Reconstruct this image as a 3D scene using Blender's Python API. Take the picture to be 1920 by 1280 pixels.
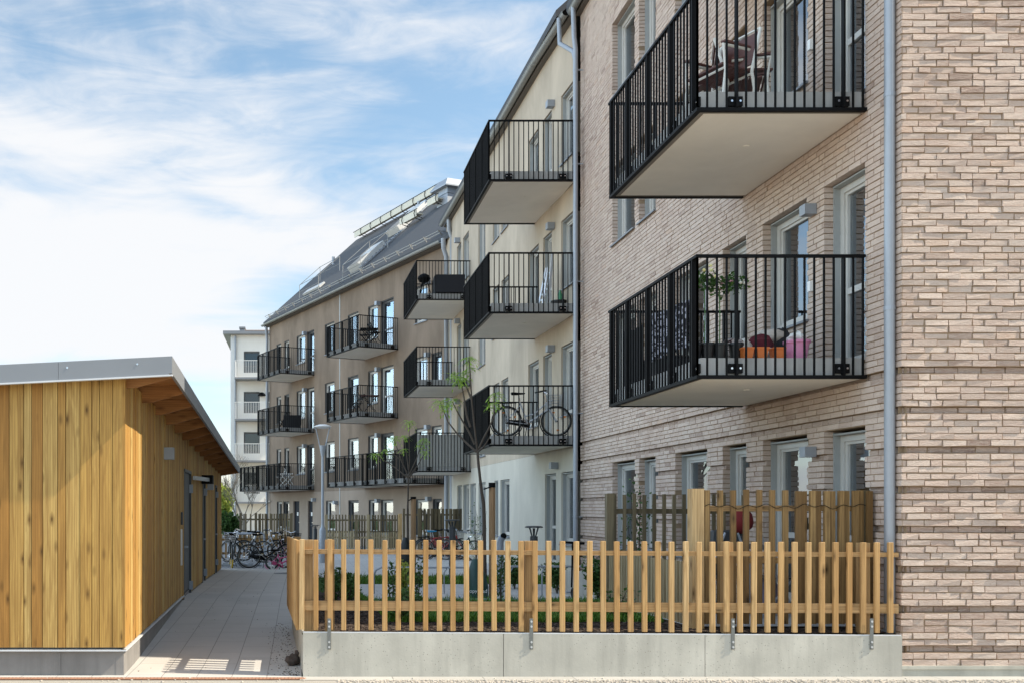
import bpy, math, random
from mathutils import Vector, Matrix
R = math.radians
rnd = random.Random(7)
sc = bpy.context.scene
for o in list(bpy.data.objects): bpy.data.objects.remove(o, do_unlink=True)

# ------------------------------------------------------------------ camera, sun, sky, exposure
F = 1820.0; CX = 566.0; CY = 952.0; EYE = 1.68
cam = bpy.data.objects.new('camera', bpy.data.cameras.new('camera'))
sc.collection.objects.link(cam); sc.camera = cam
cam.location = (0, 0, EYE); cam.rotation_euler = (R(90), 0, 0)
cam.data.sensor_width = 36; cam.data.lens = 36 * F / 1920
cam.data.shift_x = (960 - CX) / 1920; cam.data.shift_y = (CY - 640) / 1920
cam.data.clip_start = 0.05; cam.data.clip_end = 3000

SUN_AZ = R(8.6); SUN_EL = R(44)
to_sun = Vector((math.cos(SUN_AZ) * math.cos(SUN_EL), -math.sin(SUN_AZ) * math.cos(SUN_EL), math.sin(SUN_EL)))
sl = bpy.data.lights.new('sun', 'SUN'); sl.energy = 5.0; sl.angle = R(0.5); sl.color = (1.0, 0.91, 0.76)
so = bpy.data.objects.new('sun', sl); sc.collection.objects.link(so)
so.rotation_euler = (-to_sun).to_track_quat('-Z', 'Y').to_euler(); so.location = (20, -5, 30)

sc.view_settings.view_transform = 'Standard'; sc.view_settings.look = 'None'
sc.view_settings.exposure = 0.70; sc.view_settings.gamma = 1.0
sc.cycles.max_bounces = 8; sc.cycles.transparent_max_bounces = 12

W = bpy.data.worlds.new('World'); sc.world = W; W.use_nodes = True
wt = W.node_tree; wt.nodes.clear()
def wn(t, **k):
    n = wt.nodes.new(t)
    for a, b in k.items(): setattr(n, a, b)
    return n
def wmath(op, a, b=None, c=None):
    n = wn('ShaderNodeMath', operation=op)
    for i, v in enumerate((a, b, c)):
        if v is None: continue
        if isinstance(v, (int, float)): n.inputs[i].default_value = v
        else: wt.links.new(v, n.inputs[i])
    return n.outputs[0]
wout = wn('ShaderNodeOutputWorld'); wbg = wn('ShaderNodeBackground'); wbg.inputs[1].default_value = 0.13
sky = wn('ShaderNodeTexSky', sky_type='NISHITA'); sky.sun_disc = False
sky.sun_elevation = SUN_EL; sky.sun_rotation = R(98.6); sky.altitude = 0; sky.air_density = 1.0
sky.dust_density = 0.6; sky.ozone_density = 1.6
tc = wn('ShaderNodeTexCoord'); sp = wn('ShaderNodeSeparateXYZ'); wt.links.new(tc.outputs['Generated'], sp.inputs[0])
az = wmath('ARCTAN2', sp.outputs[0], sp.outputs[1]); el = wmath('ARCSINE', sp.outputs[2])
cmb = wn('ShaderNodeCombineXYZ'); wt.links.new(az, cmb.inputs[0]); wt.links.new(el, cmb.inputs[1])
def wnoise(sx, sy, scale, detail, rough, dist, off, rot=0.0, lac=2.0):
    m = wn('ShaderNodeMapping'); m.inputs['Scale'].default_value = (sx, sy, 1)
    m.inputs['Location'].default_value = (off, off * 1.7, off * .3); m.inputs['Rotation'].default_value = (0, 0, rot)
    wt.links.new(cmb.outputs[0], m.inputs[0])
    n = wn('ShaderNodeTexNoise'); n.inputs['Scale'].default_value = scale; n.inputs['Detail'].default_value = detail
    n.inputs['Roughness'].default_value = rough; n.inputs['Distortion'].default_value = dist
    wt.links.new(m.outputs[0], n.inputs['Vector'])
    return n.outputs['Fac']
big = wnoise(1.0, 2.2, 3.4, 9, 0.52, 0.7, 3.1, R(4))
fine = wnoise(1.0, 4.2, 7.0, 12, 0.60, 1.2, 7.7, R(6))
def gauss(cx, cy, a, b, amp, ang=0.0):
    dx = wmath('SUBTRACT', az, cx); dy = wmath('SUBTRACT', el, cy)
    ca, sa = math.cos(ang), math.sin(ang)
    u = wmath('ADD', wmath('MULTIPLY', dx, ca), wmath('MULTIPLY', dy, sa))
    v = wmath('SUBTRACT', wmath('MULTIPLY', dy, ca), wmath('MULTIPLY', dx, sa))
    e = wmath('ADD', wmath('POWER', wmath('DIVIDE', u, a), 2.0), wmath('POWER', wmath('DIVIDE', v, b), 2.0))
    return wmath('MULTIPLY', wmath('EXPONENT', wmath('MULTIPLY', e, -1.0)), amp)
M = gauss(-0.25, 0.215, 0.17, 0.085, 0.85)
for g in ((-0.06, 0.16, 0.10, 0.03, .3), (-0.14, 0.33, 0.25, 0.05, .30, R(-14)), (0.05, 0.25, 0.13, 0.045, .42, R(-12)),
          (-0.30, 0.42, 0.20, 0.06, .12), (-0.32, 0.325, 0.14, 0.018, -.30), (-0.07, 0.292, 0.07, 0.016, -.42, R(-12)),
          (0.02, 0.226, 0.05, 0.02, -.35), (0.06, 0.47, 0.2, 0.03, .16, R(-12)), (0.10, 0.40, 0.2, 0.03, -.10, R(-12))):
    M = wmath('ADD', M, gauss(*g))
dens = wmath('ADD', wmath('ADD', wmath('MULTIPLY', big, 1.55), wmath('MULTIPLY', fine, 0.74)), M)
mr = wn('ShaderNodeMapRange', interpolation_type='SMOOTHSTEP'); wt.links.new(dens, mr.inputs[0])
mr.inputs[1].default_value = 0.93; mr.inputs[2].default_value = 1.66; mr.inputs[3].default_value = 0.05; mr.inputs[4].default_value = 0.97
mix = wn('ShaderNodeMix', data_type='RGBA'); wt.links.new(mr.outputs[0], mix.inputs[0])
hs = wn('ShaderNodeHueSaturation'); hs.inputs['Hue'].default_value = 0.485; hs.inputs['Saturation'].default_value = 0.98; hs.inputs['Value'].default_value = 1.02
wt.links.new(sky.outputs[0], hs.inputs['Color'])
wt.links.new(hs.outputs[0], mix.inputs[6]); mix.inputs[7].default_value = (4.55, 4.6, 4.7, 1)
# unseen western sky scaled brighter, added as fill light for the shaded facades
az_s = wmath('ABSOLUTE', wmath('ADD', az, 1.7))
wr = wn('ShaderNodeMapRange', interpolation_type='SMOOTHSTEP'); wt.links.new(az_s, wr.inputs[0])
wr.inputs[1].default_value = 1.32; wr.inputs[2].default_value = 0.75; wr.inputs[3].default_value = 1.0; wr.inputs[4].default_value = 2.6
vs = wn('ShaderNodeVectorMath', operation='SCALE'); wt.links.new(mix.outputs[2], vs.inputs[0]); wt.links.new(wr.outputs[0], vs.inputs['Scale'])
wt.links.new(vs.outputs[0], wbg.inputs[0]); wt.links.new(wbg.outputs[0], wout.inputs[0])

# ------------------------------------------------------------------ mesh helpers
COL = sc.collection
ORG = {}
class MB:
    def __init__(s): s.v = []; s.f = []; s.t = []; s.tone = 0.5
    def add(s, vs, fs, tone=None):
        b = len(s.v); s.v += [tuple(p) for p in vs]; tn = s.tone if tone is None else tone
        for f in fs: s.f.append(tuple(i + b for i in f)); s.t.append(tn)
    def hexa(s, p, tone=None):   # p: 8 points, bottom ccw 0-3, top 4-7
        s.add(p, [(3, 2, 1, 0), (4, 5, 6, 7), (0, 1, 5, 4), (1, 2, 6, 5), (2, 3, 7, 6), (3, 0, 4, 7)], tone)
    def box(s, x0, x1, y0, y1, z0, z1, tone=None):
        s.hexa([(x0, y0, z0), (x1, y0, z0), (x1, y1, z0), (x0, y1, z0), (x0, y0, z1), (x1, y0, z1), (x1, y1, z1), (x0, y1, z1)], tone)
    def cbox(s, c, sx, sy, sz, rot=None, tone=None):
        pts = []
        for dz in (-.5, .5):
            for dx, dy in ((-.5, -.5), (.5, -.5), (.5, .5), (-.5, .5)):
                q = Vector((dx * sx, dy * sy, dz * sz))
                if rot is not None: q = rot @ q
                pts.append(Vector(c) + q)
        s.hexa(pts, tone)
    def fbox(s, fr, u0, u1, w0, w1, z0, z1, tone=None):
        if w0 > w1: w0, w1 = w1, w0
        s.hexa([fr.p(u0, w0, z0), fr.p(u1, w0, z0), fr.p(u1, w1, z0), fr.p(u0, w1, z0),
                fr.p(u0, w0, z1), fr.p(u1, w0, z1), fr.p(u1, w1, z1), fr.p(u0, w1, z1)], tone)
    def quad(s, a, b, c, d, tone=None): s.add([a, b, c, d], [(0, 1, 2, 3)], tone)
    def bar(s, a, b, wx, wy, up=(0, 0, 1), tone=None):   # rectangular bar from a to b
        a, b = Vector(a), Vector(b); d = (b - a).normalized(); up = Vector(up)
        if abs(d.dot(up)) > .98: up = Vector((1, 0, 0))
        r = d.cross(up).normalized(); u = r.cross(d).normalized()
        P = []
        for q in (a, b):
            for i, j in ((-1, -1), (1, -1), (1, 1), (-1, 1)): P.append(q + r * (i * wx / 2) + u * (j * wy / 2))
        s.add(P, [(0, 1, 2, 3), (7, 6, 5, 4), (4, 5, 1, 0), (5, 6, 2, 1), (6, 7, 3, 2), (7, 4, 0, 3)], tone)
    def tube(s, pts, r, n=8, tone=None, caps=True):
        pts = [Vector(p) for p in pts]; m = len(pts)
        rr = r if isinstance(r, (list, tuple)) else [r] * m
        b = len(s.v); tn = s.tone if tone is None else tone
        t0 = (pts[1] - pts[0]).normalized()
        x = t0.orthogonal().normalized()
        for i in range(m):
            t = (pts[min(i + 1, m - 1)] - pts[max(i - 1, 0)])
            t = t.normalized() if t.length > 1e-9 else t0
            x = (x - t * x.dot(t)); x = x.normalized() if x.length > 1e-6 else t.orthogonal().normalized()
            y = t.cross(x)
            for k in range(n):
                a = 2 * math.pi * k / n
                s.v.append(tuple(pts[i] + (x * math.cos(a) + y * math.sin(a)) * rr[i]))
        for i in range(m - 1):
            for k in range(n):
                k2 = (k + 1) % n
                s.f.append((b + i * n + k, b + i * n + k2, b + (i + 1) * n + k2, b + (i + 1) * n + k)); s.t.append(tn)
        if caps:
            s.f.append(tuple(b + k for k in reversed(range(n)))); s.t.append(tn)
            s.f.append(tuple(b + (m - 1) * n + k for k in range(n))); s.t.append(tn)
    def ring(s, c, r, rt, axis=(0, 1, 0), n=28, m=6, tone=None, a0=0, a1=2 * math.pi, flat=1.0):
        c = Vector(c); ax = Vector(axis).normalized(); x = ax.orthogonal().normalized() if abs(ax.z) > .9 else Vector((0, 0, 1)).cross(ax).normalized()
        z = ax.cross(x) * -1
        full = abs(a1 - a0 - 2 * math.pi) < 1e-6
        N = n if full else n + 1; b = len(s.v); tn = s.tone if tone is None else tone
        for i in range(N):
            a = a0 + (a1 - a0) * i / n; d = x * math.cos(a) + z * math.sin(a)
            for k in range(m):
                q = 2 * math.pi * k / m
                s.v.append(tuple(c + d * (r + rt * math.cos(q)) + ax * (rt * flat * math.sin(q))))
        for i in range(n):
            j = (i + 1) % N
            for k in range(m):
                k2 = (k + 1) % m
                s.f.append((b + i * m + k, b + i * m + k2, b + j * m + k2, b + j * m + k)); s.t.append(tn)
    def lathe(s, c, prof, n=20, tone=None):   # prof list of (r,z)
        b = len(s.v); tn = s.tone if tone is None else tone
        for r, z in prof:
            for k in range(n):
                a = 2 * math.pi * k / n; s.v.append((c[0] + r * math.cos(a), c[1] + r * math.sin(a), c[2] + z))
        for i in range(len(prof) - 1):
            for k in range(n):
                k2 = (k + 1) % n
                s.f.append((b + i * n + k, b + i * n + k2, b + (i + 1) * n + k2, b + (i + 1) * n + k)); s.t.append(tn)
        s.f.append(tuple(b + k for k in reversed(range(n)))); s.t.append(tn)
        s.f.append(tuple(b + (len(prof) - 1) * n + k for k in range(n))); s.t.append(tn)
    def blob(s, c, rx, ry, rz, n=10, m=6, jit=0.12, tone=None, seed=1):
        rr = random.Random(seed); b = len(s.v); tn = s.tone if tone is None else tone
        for i in range(m + 1):
            th = math.pi * i / m
            for k in range(n):
                a = 2 * math.pi * k / n; q = 1 + rr.uniform(-jit, jit)
                s.v.append((c[0] + rx * q * math.sin(th) * math.cos(a), c[1] + ry * q * math.sin(th) * math.sin(a), c[2] + rz * q * math.cos(th)))
        for i in range(m):
            for k in range(n):
                k2 = (k + 1) % n
                s.f.append((b + i * n + k, b + (i + 1) * n + k, b + (i + 1) * n + k2, b + i * n + k2)); s.t.append(tn)
    def build(s, name, mat, parent=None, smooth=False, base=None):
        o3 = ORG.get(parent.name, (0, 0, 0)) if parent is not None else base
        if o3 is None:
            xs = [p[0] for p in s.v]; ys = [p[1] for p in s.v]; zs = [p[2] for p in s.v]
            o3 = ((min(xs) + max(xs)) / 2, (min(ys) + max(ys)) / 2, min(zs))
        me = bpy.data.meshes.new(name)
        me.from_pydata([(p[0] - o3[0], p[1] - o3[1], p[2] - o3[2]) for p in s.v], [], s.f)
        at = me.attributes.new('tone', 'FLOAT', 'FACE'); at.data.foreach_set('value', s.t)
        if isinstance(mat, (list, tuple)):
            for m_ in mat: me.materials.append(m_)
        else: me.materials.append(mat)
        if smooth:
            me.polygons.foreach_set('use_smooth', [True] * len(s.f))
            try: me.set_sharp_from_angle(angle=R(40))
            except Exception: pass
        me.update()
        ob = bpy.data.objects.new(name, me); COL.objects.link(ob)
        if parent is not None: ob.parent = parent
        else: ob.location = o3
        ORG[ob.name] = o3
        return ob

class Fr:
    """vertical wall frame: u along the wall, w outward, z up"""
    def __init__(s, P, Q):
        s.P = Vector((P[0], P[1])); s.Q = Vector((Q[0], Q[1])); s.L = (s.Q - s.P).length
        s.d = (s.Q - s.P) / s.L; s.n = Vector((-s.d.y, s.d.x))
    def p(s, u, w, z): q = s.P + s.d * u + s.n * w; return (q.x, q.y, z)
    def u(s, px):      # u where the photograph's column px meets the wall
        k = (px - CX) / F
        return (k * s.P.y - s.P.x) / (s.d.x - k * s.d.y)

def tag(o, label=None, cat=None, group=None, kind=None):
    if label: o['label'] = label
    if cat: o['category'] = cat
    if group: o['group'] = group
    if kind: o['kind'] = kind
    return o
def thing(name, label, cat, loc=(0, 0, 0), group=None, rz=0):
    o = bpy.data.objects.new(name, None); COL.objects.link(o); o.location = loc; o.rotation_euler = (0, 0, rz)
    o.empty_display_size = .2
    ORG[o.name] = tuple(loc); tag(o, label, cat, group); return o
def local_thing(name, label, cat, group=None):
    o = thing(name, label, cat, (0, 0, 0), group); return o
def copy_tree(o, parent=None):
    c = o.copy(); COL.objects.link(c)
    if parent is not None: c.parent = parent
    for ch in list(o.children): copy_tree(ch, c)
    return c
def PX(px, py, Y): return Vector(((px - CX) * Y / F, Y, EYE - (py - CY) * Y / F))

# ------------------------------------------------------------------ materials
def mat_new(name):
    m = bpy.data.materials.new(name); m.use_nodes = True; t = m.node_tree
    return m, t, t.nodes['Principled BSDF']
def N(t, typ, **k):
    n = t.nodes.new(typ)
    for a, b in k.items():
        if a.startswith('i_'): n.inputs[a[2:].replace('_', ' ')].default_value = b
        else: setattr(n, a, b)
    return n
def ramp(t, fac, stops):
    r = t.nodes.new('ShaderNodeValToRGB'); t.links.new(fac, r.inputs[0])
    while len(r.color_ramp.elements) < len(stops): r.color_ramp.elements.new(.5)
    for e, (p, c) in zip(r.color_ramp.elements, stops): e.position = p; e.color = (*c, 1)
    return r.outputs[0]
def coords(t, scale=(1, 1, 1), kind='Object'):
    c = N(t, 'ShaderNodeTexCoord'); m = N(t, 'ShaderNodeMapping'); m.inputs['Scale'].default_value = scale
    t.links.new(c.outputs[kind], m.inputs[0]); return m.outputs[0]
def noise(t, vec, scale, detail=4, rough=.5, dist=0):
    n = N(t, 'ShaderNodeTexNoise'); n.inputs['Scale'].default_value = scale; n.inputs['Detail'].default_value = detail
    n.inputs['Roughness'].default_value = rough; n.inputs['Distortion'].default_value = dist
    t.links.new(vec, n.inputs['Vector']); return n.outputs['Fac']
def bump(t, b, h, strength, dist=0.01):
    n = N(t, 'ShaderNodeBump'); n.inputs['Strength'].default_value = strength; n.inputs['Distance'].default_value = dist
    t.links.new(h, n.inputs['Height']); t.links.new(n.outputs[0], b.inputs['Normal']); return n
def mixc(t, fac, a, b, mode='MIX'):
    m = N(t, 'ShaderNodeMix', data_type='RGBA', blend_type=mode)
    for i, v in ((0, fac), (6, a), (7, b)):
        if isinstance(v, (int, float)): m.inputs[i].default_value = v
        elif isinstance(v, tuple): m.inputs[i].default_value = (*v, 1)
        else: t.links.new(v, m.inputs[i])
    return m.outputs[2]
def mth(t, op, a, b=0.0, clamp=False):
    m = N(t, 'ShaderNodeMath', operation=op); m.use_clamp = clamp
    for i, v in enumerate((a, b)):
        if isinstance(v, (int, float)): m.inputs[i].default_value = v
        else: t.links.new(v, m.inputs[i])
    return m.outputs[0]
def tone(t): return N(t, 'ShaderNodeAttribute', attribute_name='tone').outputs['Fac']
def simple(name, col, rough=.6, metal=0, nscale=30, namt=.12, bmp=0.0, spec=.5, coat=0):
    m, t, b = mat_new(name); v = coords(t)
    n = noise(t, v, nscale, 5, .6)
    c = mixc(t, n, tuple(x * (1 - namt) for x in col), tuple(min(1, x * (1 + namt)) for x in col))
    t.links.new(c, b.inputs['Base Color']); b.inputs['Roughness'].default_value = rough; b.inputs['Metallic'].default_value = metal
    b.inputs['Specular IOR Level'].default_value = spec
    if coat: b.inputs['Coat Weight'].default_value = coat
    if bmp: bump(t, b, n, bmp, .01)
    return m
def brick_mat(name, sunlit=False):
    m, t, b = mat_new(name); tn = tone(t)
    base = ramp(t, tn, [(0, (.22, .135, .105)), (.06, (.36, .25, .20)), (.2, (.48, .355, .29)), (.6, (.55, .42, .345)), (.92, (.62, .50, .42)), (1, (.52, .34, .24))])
    v = coords(t, (1, 1, 2.2)); n1 = noise(t, v, 26, 6, .65, .6)
    v2 = coords(t, (7, 7, 60)); n2 = noise(t, v2, 1.6, 6, .7, .8)
    c = mixc(t, mth(t, 'MULTIPLY', n1, .85), base, (.34, .25, .205), 'MIX')
    c = mixc(t, .55, c, mixc(t, n1, (.30, .22, .18), (.66, .60, .53)), 'OVERLAY') if False else mixc(t, ramp(t, n1, [(.35, (0, 0, 0)), (.7, (.55, .55, .55))]), base, (.40, .285, .23))
    c = mixc(t, ramp(t, n2, [(.40, (0, 0, 0)), (.72, (.6, .6, .6))]), c, (.68, .585, .49))
    vb = coords(t, (.35, .35, .35)); nb = noise(t, vb, 1.0, 3, .5)
    c = mixc(t, ramp(t, nb, [(.38, (0, 0, 0)), (.7, (.38, .38, .38))]), c, (.62, .52, .44))
    vd = coords(t, (1.2, 1.2, .5)); nd = noise(t, vd, 1.5, 4, .6); c = mixc(t, ramp(t, nd, [(.52, (0, 0, 0)), (.75, (.35, .35, .35))]), c, (.30, .20, .155))
    t.links.new(c, b.inputs['Base Color']); b.inputs['Roughness'].default_value = .9; b.inputs['Specular IOR Level'].default_value = .2
    h = mth(t, 'ADD', mth(t, 'MULTIPLY', n2, .7), n1); bump(t, b, h, .9 if sunlit else .5, .012)
    return m
def plaster(name, col, var=.10, stain=True):
    m, t, b = mat_new(name)
    v = coords(t, (1, 1, .45)); n1 = noise(t, v, .9, 6, .6, .4); v3 = coords(t); n3 = noise(t, v3, 90, 3, .5)
    lo = tuple(x * (1 - var * 1.3) for x in col); hi = tuple(x * (1 + var) for x in col)
    c = mixc(t, ramp(t, n1, [(.3, (0, 0, 0)), (.7, (1, 1, 1))]), lo, hi)
    if stain:
        vs = coords(t, (2.2, 2.2, .16)); ns = noise(t, vs, 1.4, 5, .6)
        c = mixc(t, ramp(t, ns, [(.55, (0, 0, 0)), (.8, (.35, .35, .35))]), c, tuple(x * .72 for x in col))
    t.links.new(c, b.inputs['Base Color']); b.inputs['Roughness'].default_value = .92; b.inputs['Specular IOR Level'].default_value = .15
    bump(t, b, n3, .35, .004); return m
def wood(name, c0, c1, c2, rough=.62, knots=True, along='Z', rand=False):
    m, t, b = mat_new(name); tn = tone(t)
    sc3 = {'Z': (14, 14, .9), 'X': (.9, 14, 14)}[along]
    cc = N(t, 'ShaderNodeTexCoord'); mp = N(t, 'ShaderNodeMapping'); mp.inputs['Scale'].default_value = sc3
    vm = N(t, 'ShaderNodeVectorMath', operation='ADD'); t.links.new(cc.outputs['Object'], vm.inputs[0])
    cb = N(t, 'ShaderNodeCombineXYZ'); k = mth(t, 'MULTIPLY', tn, 37.0)
    if rand:
        oi = N(t, 'ShaderNodeObjectInfo'); tn = mth(t, 'ADD', mth(t, 'MULTIPLY', oi.outputs['Random'], .999), 0.0); k = mth(t, 'MULTIPLY', tn, 53.0)
    for i in range(3): t.links.new(k, cb.inputs[i])
    t.links.new(cb.outputs[0], vm.inputs[1]); t.links.new(vm.outputs[0], mp.inputs[0])
    n1 = noise(t, mp.outputs[0], 1.3, 6, .6, 1.2)
    wv = N(t, 'ShaderNodeTexWave', wave_type='BANDS', bands_direction='X' if along == 'Z' else 'Z'); wv.inputs['Scale'].default_value = .9
    wv.inputs['Distortion'].default_value = 5; wv.inputs['Detail'].default_value = 3; wv.inputs['Detail Scale'].default_value = 1.2
    t.links.new(mp.outputs[0], wv.inputs[0])
    base = ramp(t, tn, [(0, c0), (.5, c1), (1, c2)])
    dk = tuple(x * .55 for x in c0)
    c = mixc(t, ramp(t, n1, [(.36, (0, 0, 0)), (.70, (.75, .75, .75))]), base, dk)
    c = mixc(t, mth(t, 'MULTIPLY', wv.outputs['Fac'], .34), c, dk)
    if knots:
        kv = N(t, 'ShaderNodeMapping'); kv.inputs['Scale'].default_value = (5.5, 5.5, 1.9) if along == 'Z' else (1.9, 5.5, 5.5)
        t.links.new(vm.outputs[0], kv.inputs[0])
        vo = N(t, 'ShaderNodeTexVoronoi'); vo.inputs['Scale'].default_value = 1.6; t.links.new(kv.outputs[0], vo.inputs['Vector'])
        c = mixc(t, ramp(t, vo.outputs['Distance'], [(.05, (1, 1, 1)), (.10, (.6, .6, .6)), (.26, (0, 0, 0))]), c, tuple(x * .28 for x in c0))
    t.links.new(c, b.inputs['Base Color']); b.inputs['Roughness'].default_value = rough; b.inputs['Specular IOR Level'].default_value = .25
    bump(t, b, n1, .35, .004); return m
def concrete(name, col, pores=True):
    m, t, b = mat_new(name); v = coords(t)
    n1 = noise(t, v, 1.6, 7, .6); n2 = noise(t, v, 40, 4, .6)
    c = mixc(t, ramp(t, n1, [(.3, (0, 0, 0)), (.72, (1, 1, 1))]), tuple(x * .78 for x in col), tuple(min(1, x * 1.12) for x in col))
    vs = coords(t, (6, 6, .5)); ns = noise(t, vs, 1.2, 5, .6)
    c = mixc(t, ramp(t, ns, [(.48, (0, 0, 0)), (.75, (.6, .6, .6))]), c, tuple(x * .62 for x in col))
    h = n2
    if pores:
        vo = N(t, 'ShaderNodeTexVoronoi'); vo.inputs['Scale'].default_value = 30; vo.inputs['Randomness'].default_value = 1; t.links.new(v, vo.inputs['Vector'])
        msk = mth(t, 'MULTIPLY', mth(t, 'LESS_THAN', vo.outputs['Distance'], .15), mth(t, 'GREATER_THAN', n1, .47))
        c = mixc(t, mth(t, 'MULTIPLY', msk, .6), c, tuple(x * .35 for x in col)); h = mth(t, 'SUBTRACT', n2, msk)
    t.links.new(c, b.inputs['Base Color']); b.inputs['Roughness'].default_value = .85; b.inputs['Specular IOR Level'].default_value = .2
    bump(t, b, h, .3, .004); return m
def paving(name, c0, c1, bw=.35, bh=.35, mortar=.006, off=0.0, joint=None, scale=1.0, rot=0):
    m, t, b = mat_new(name); v = coords(t)
    if rot: v.node.inputs['Rotation'].default_value = (0, 0, R(rot))
    br = N(t, 'ShaderNodeTexBrick'); br.offset = off; br.offset_frequency = 2; br.squash = 1
    for k, q in (('Scale', 1.0), ('Mortar Size', mortar), ('Mortar Smooth', .2), ('Bias', 0), ('Brick Width', bw), ('Row Height', bh)): br.inputs[k].default_value = q
    br.inputs['Color1'].default_value = (*c0, 1); br.inputs['Color2'].default_value = (*c1, 1)
    jc = joint or tuple(x * .45 for x in c0); br.inputs['Mortar'].default_value = (*jc, 1); t.links.new(v, br.inputs['Vector'])
    n = noise(t, v, 1.3, 6, .6); n2 = noise(t, v, 120, 3, .6)
    c = mixc(t, ramp(t, n, [(.35, (0, 0, 0)), (.75, (.4, .4, .4))]), br.outputs[0], tuple(x * .66 for x in c0))
    c = mixc(t, mth(t, 'MULTIPLY', n2, .25), c, tuple(x * .6 for x in c0))
    t.links.new(c, b.inputs['Base Color']); b.inputs['Roughness'].default_value = .85; b.inputs['Specular IOR Level'].default_value = .25
    h = mth(t, 'SUBTRACT', mth(t, 'MULTIPLY', n2, .2), br.outputs['Fac']); bump(t, b, h, .35, .006); return m
def glassy(name, tint=(.02, .025, .03), ior=1.9, see=.0, rough=.015):
    m = bpy.data.materials.new(name); m.use_nodes = True; t = m.node_tree; t.nodes.clear()
    out = N(t, 'ShaderNodeOutputMaterial'); gl = N(t, 'ShaderNodeBsdfGlossy'); gl.inputs['Roughness'].default_value = rough
    gl.inputs['Color'].default_value = (.86, .93, 1, 1)
    tr = N(t, 'ShaderNodeBsdfTransparent'); tr.inputs['Color'].default_value = (.72, .78, .78, 1)
    fr = N(t, 'ShaderNodeFresnel'); fr.inputs['IOR'].default_value = ior
    v = coords(t); n = noise(t, v, 1.1, 2, .5); bp = N(t, 'ShaderNodeBump'); bp.inputs['Strength'].default_value = .05; bp.inputs['Distance'].default_value = .05
    t.links.new(n, bp.inputs['Height']); t.links.new(bp.outputs[0], gl.inputs['Normal'])
    mx = N(t, 'ShaderNodeMixShader'); t.links.new(fr.outputs[0], mx.inputs[0]); t.links.new(tr.outputs[0], mx.inputs[1]); t.links.new(gl.outputs[0], mx.inputs[2])
    t.links.new(mx.outputs[0], out.inputs[0]); return m
def leafmat(name, c0, c1, tr=.35):
    m, t, b = mat_new(name); tn = tone(t); c = ramp(t, tn, [(0, c0), (1, c1)])
    t.links.new(c, b.inputs['Base Color']); b.inputs['Roughness'].default_value = .5; b.inputs['Specular IOR Level'].default_value = .3
    tl = N(t, 'ShaderNodeBsdfTranslucent'); t.links.new(c, tl.inputs[0])
    mx = N(t, 'ShaderNodeMixShader'); mx.inputs[0].default_value = tr
    t.links.new(b.outputs[0], mx.inputs[1]); t.links.new(tl.outputs[0], mx.inputs[2])
    t.links.new(mx.outputs[0], t.nodes['Material Output'].inputs[0]); return m

MT = {}
MT['brick'] = brick_mat('brick'); MT['brick_end'] = brick_mat('brick_end', True)
MT['mortar'] = simple('mortar', (.30, .215, .14), .95, nscale=60, namt=.18, bmp=.3, spec=.1)
MT['beige'] = plaster('beige_plaster', (.48, .405, .315), .16); MT['offwhite'] = plaster('offwhite_plaster', (.56, .52, .44), .10)
MT['taupe'] = plaster('taupe_plaster', (.235, .180, .135), .20); MT['taupe_low'] = plaster('taupe_base_plaster', (.33, .265, .21), .10)
MT['cream'] = plaster('cream_plaster', (.88, .84, .76), .04, False)
MT['black'] = simple('black_paint', (.005, .005, .0055), .55, nscale=12, namt=.3, spec=.12)
MT['dkgrey'] = simple('dark_grey_paint', (.05, .055, .06), .45)
MT['lining'] = simple('grey_metal_lining', (.34, .35, .34), .5, 0, nscale=6)
MT['lining_dark'] = simple('dark_metal_lining', (.075, .072, .07), .5, 0, nscale=6)
MT['frame_w'] = simple('pale_window_frame', (.52, .50, .46), .45, nscale=6); MT['frame_d'] = simple('dark_window_frame', (.10, .10, .10), .45, nscale=6)
MT['white'] = simple('white_paint', (.78, .77, .74), .5); MT['pane'] = glassy('window_glass', ior=4.2)
MT['pane_far'] = glassy('distant_window_glass', ior=1.9); MT['steel'] = simple('dull_steel', (.17, .175, .165), .5, .3)
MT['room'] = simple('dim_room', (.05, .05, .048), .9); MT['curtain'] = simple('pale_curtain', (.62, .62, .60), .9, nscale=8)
MT['galv'] = simple('galvanised_steel', (.32, .345, .38), .5, .35, nscale=9, namt=.10)
MT['alu'] = simple('light_aluminium', (.62, .64, .66), .35, .8, nscale=14)
MT['zinc'] = simple('zinc_fascia', (.24, .25, .265), .5, .3, nscale=3, namt=.06)
MT['fascia_lit'] = simple('fascia_trim', (.62, .63, .64), .5, .2, nscale=3)
MT['soffit'] = plaster('balcony_soffit', (.88, .83, .74), .06, False); MT['slab'] = concrete('balcony_concrete', (.42, .415, .40), False)
MT['conc'] = concrete('retaining_concrete', (.49, .465, .40)); MT['plinth'] = concrete('plinth_concrete', (.46, .44, .37), False)
MT['plinth_dk'] = concrete('shed_plinth_concrete', (.25, .235, .22), False)
MT['roof'] = simple('roofing_felt', (.055, .058, .064), .8, nscale=80, namt=.35, bmp=.2)
MT['picket'] = wood('new_pine', (.47, .26, .095), (.60, .375, .16), (.68, .47, .235), along='Z', rand=True)
MT['rail'] = wood('pine_rail', (.46, .28, .12), (.55, .34, .15), (.60, .38, .18), along='X')
MT['oldpine'] = wood('screen_pine', (.19, .105, .038), (.30, .175, .065), (.40, .25, .10), along='Z')
MT['olive'] = wood('weathered_pine', (.135, .105, .06), (.20, .155, .09), (.27, .215, .13), along='Z', knots=False)
MT['palepine'] = wood('pale_pine', (.36, .28, .16), (.44, .35, .21), (.52, .43, .27), along='Z', knots=False)
MT['clad'] = wood('shed_boards', (.41, .20, .048), (.53, .315, .085), (.62, .43, .155), along='Z')
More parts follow.
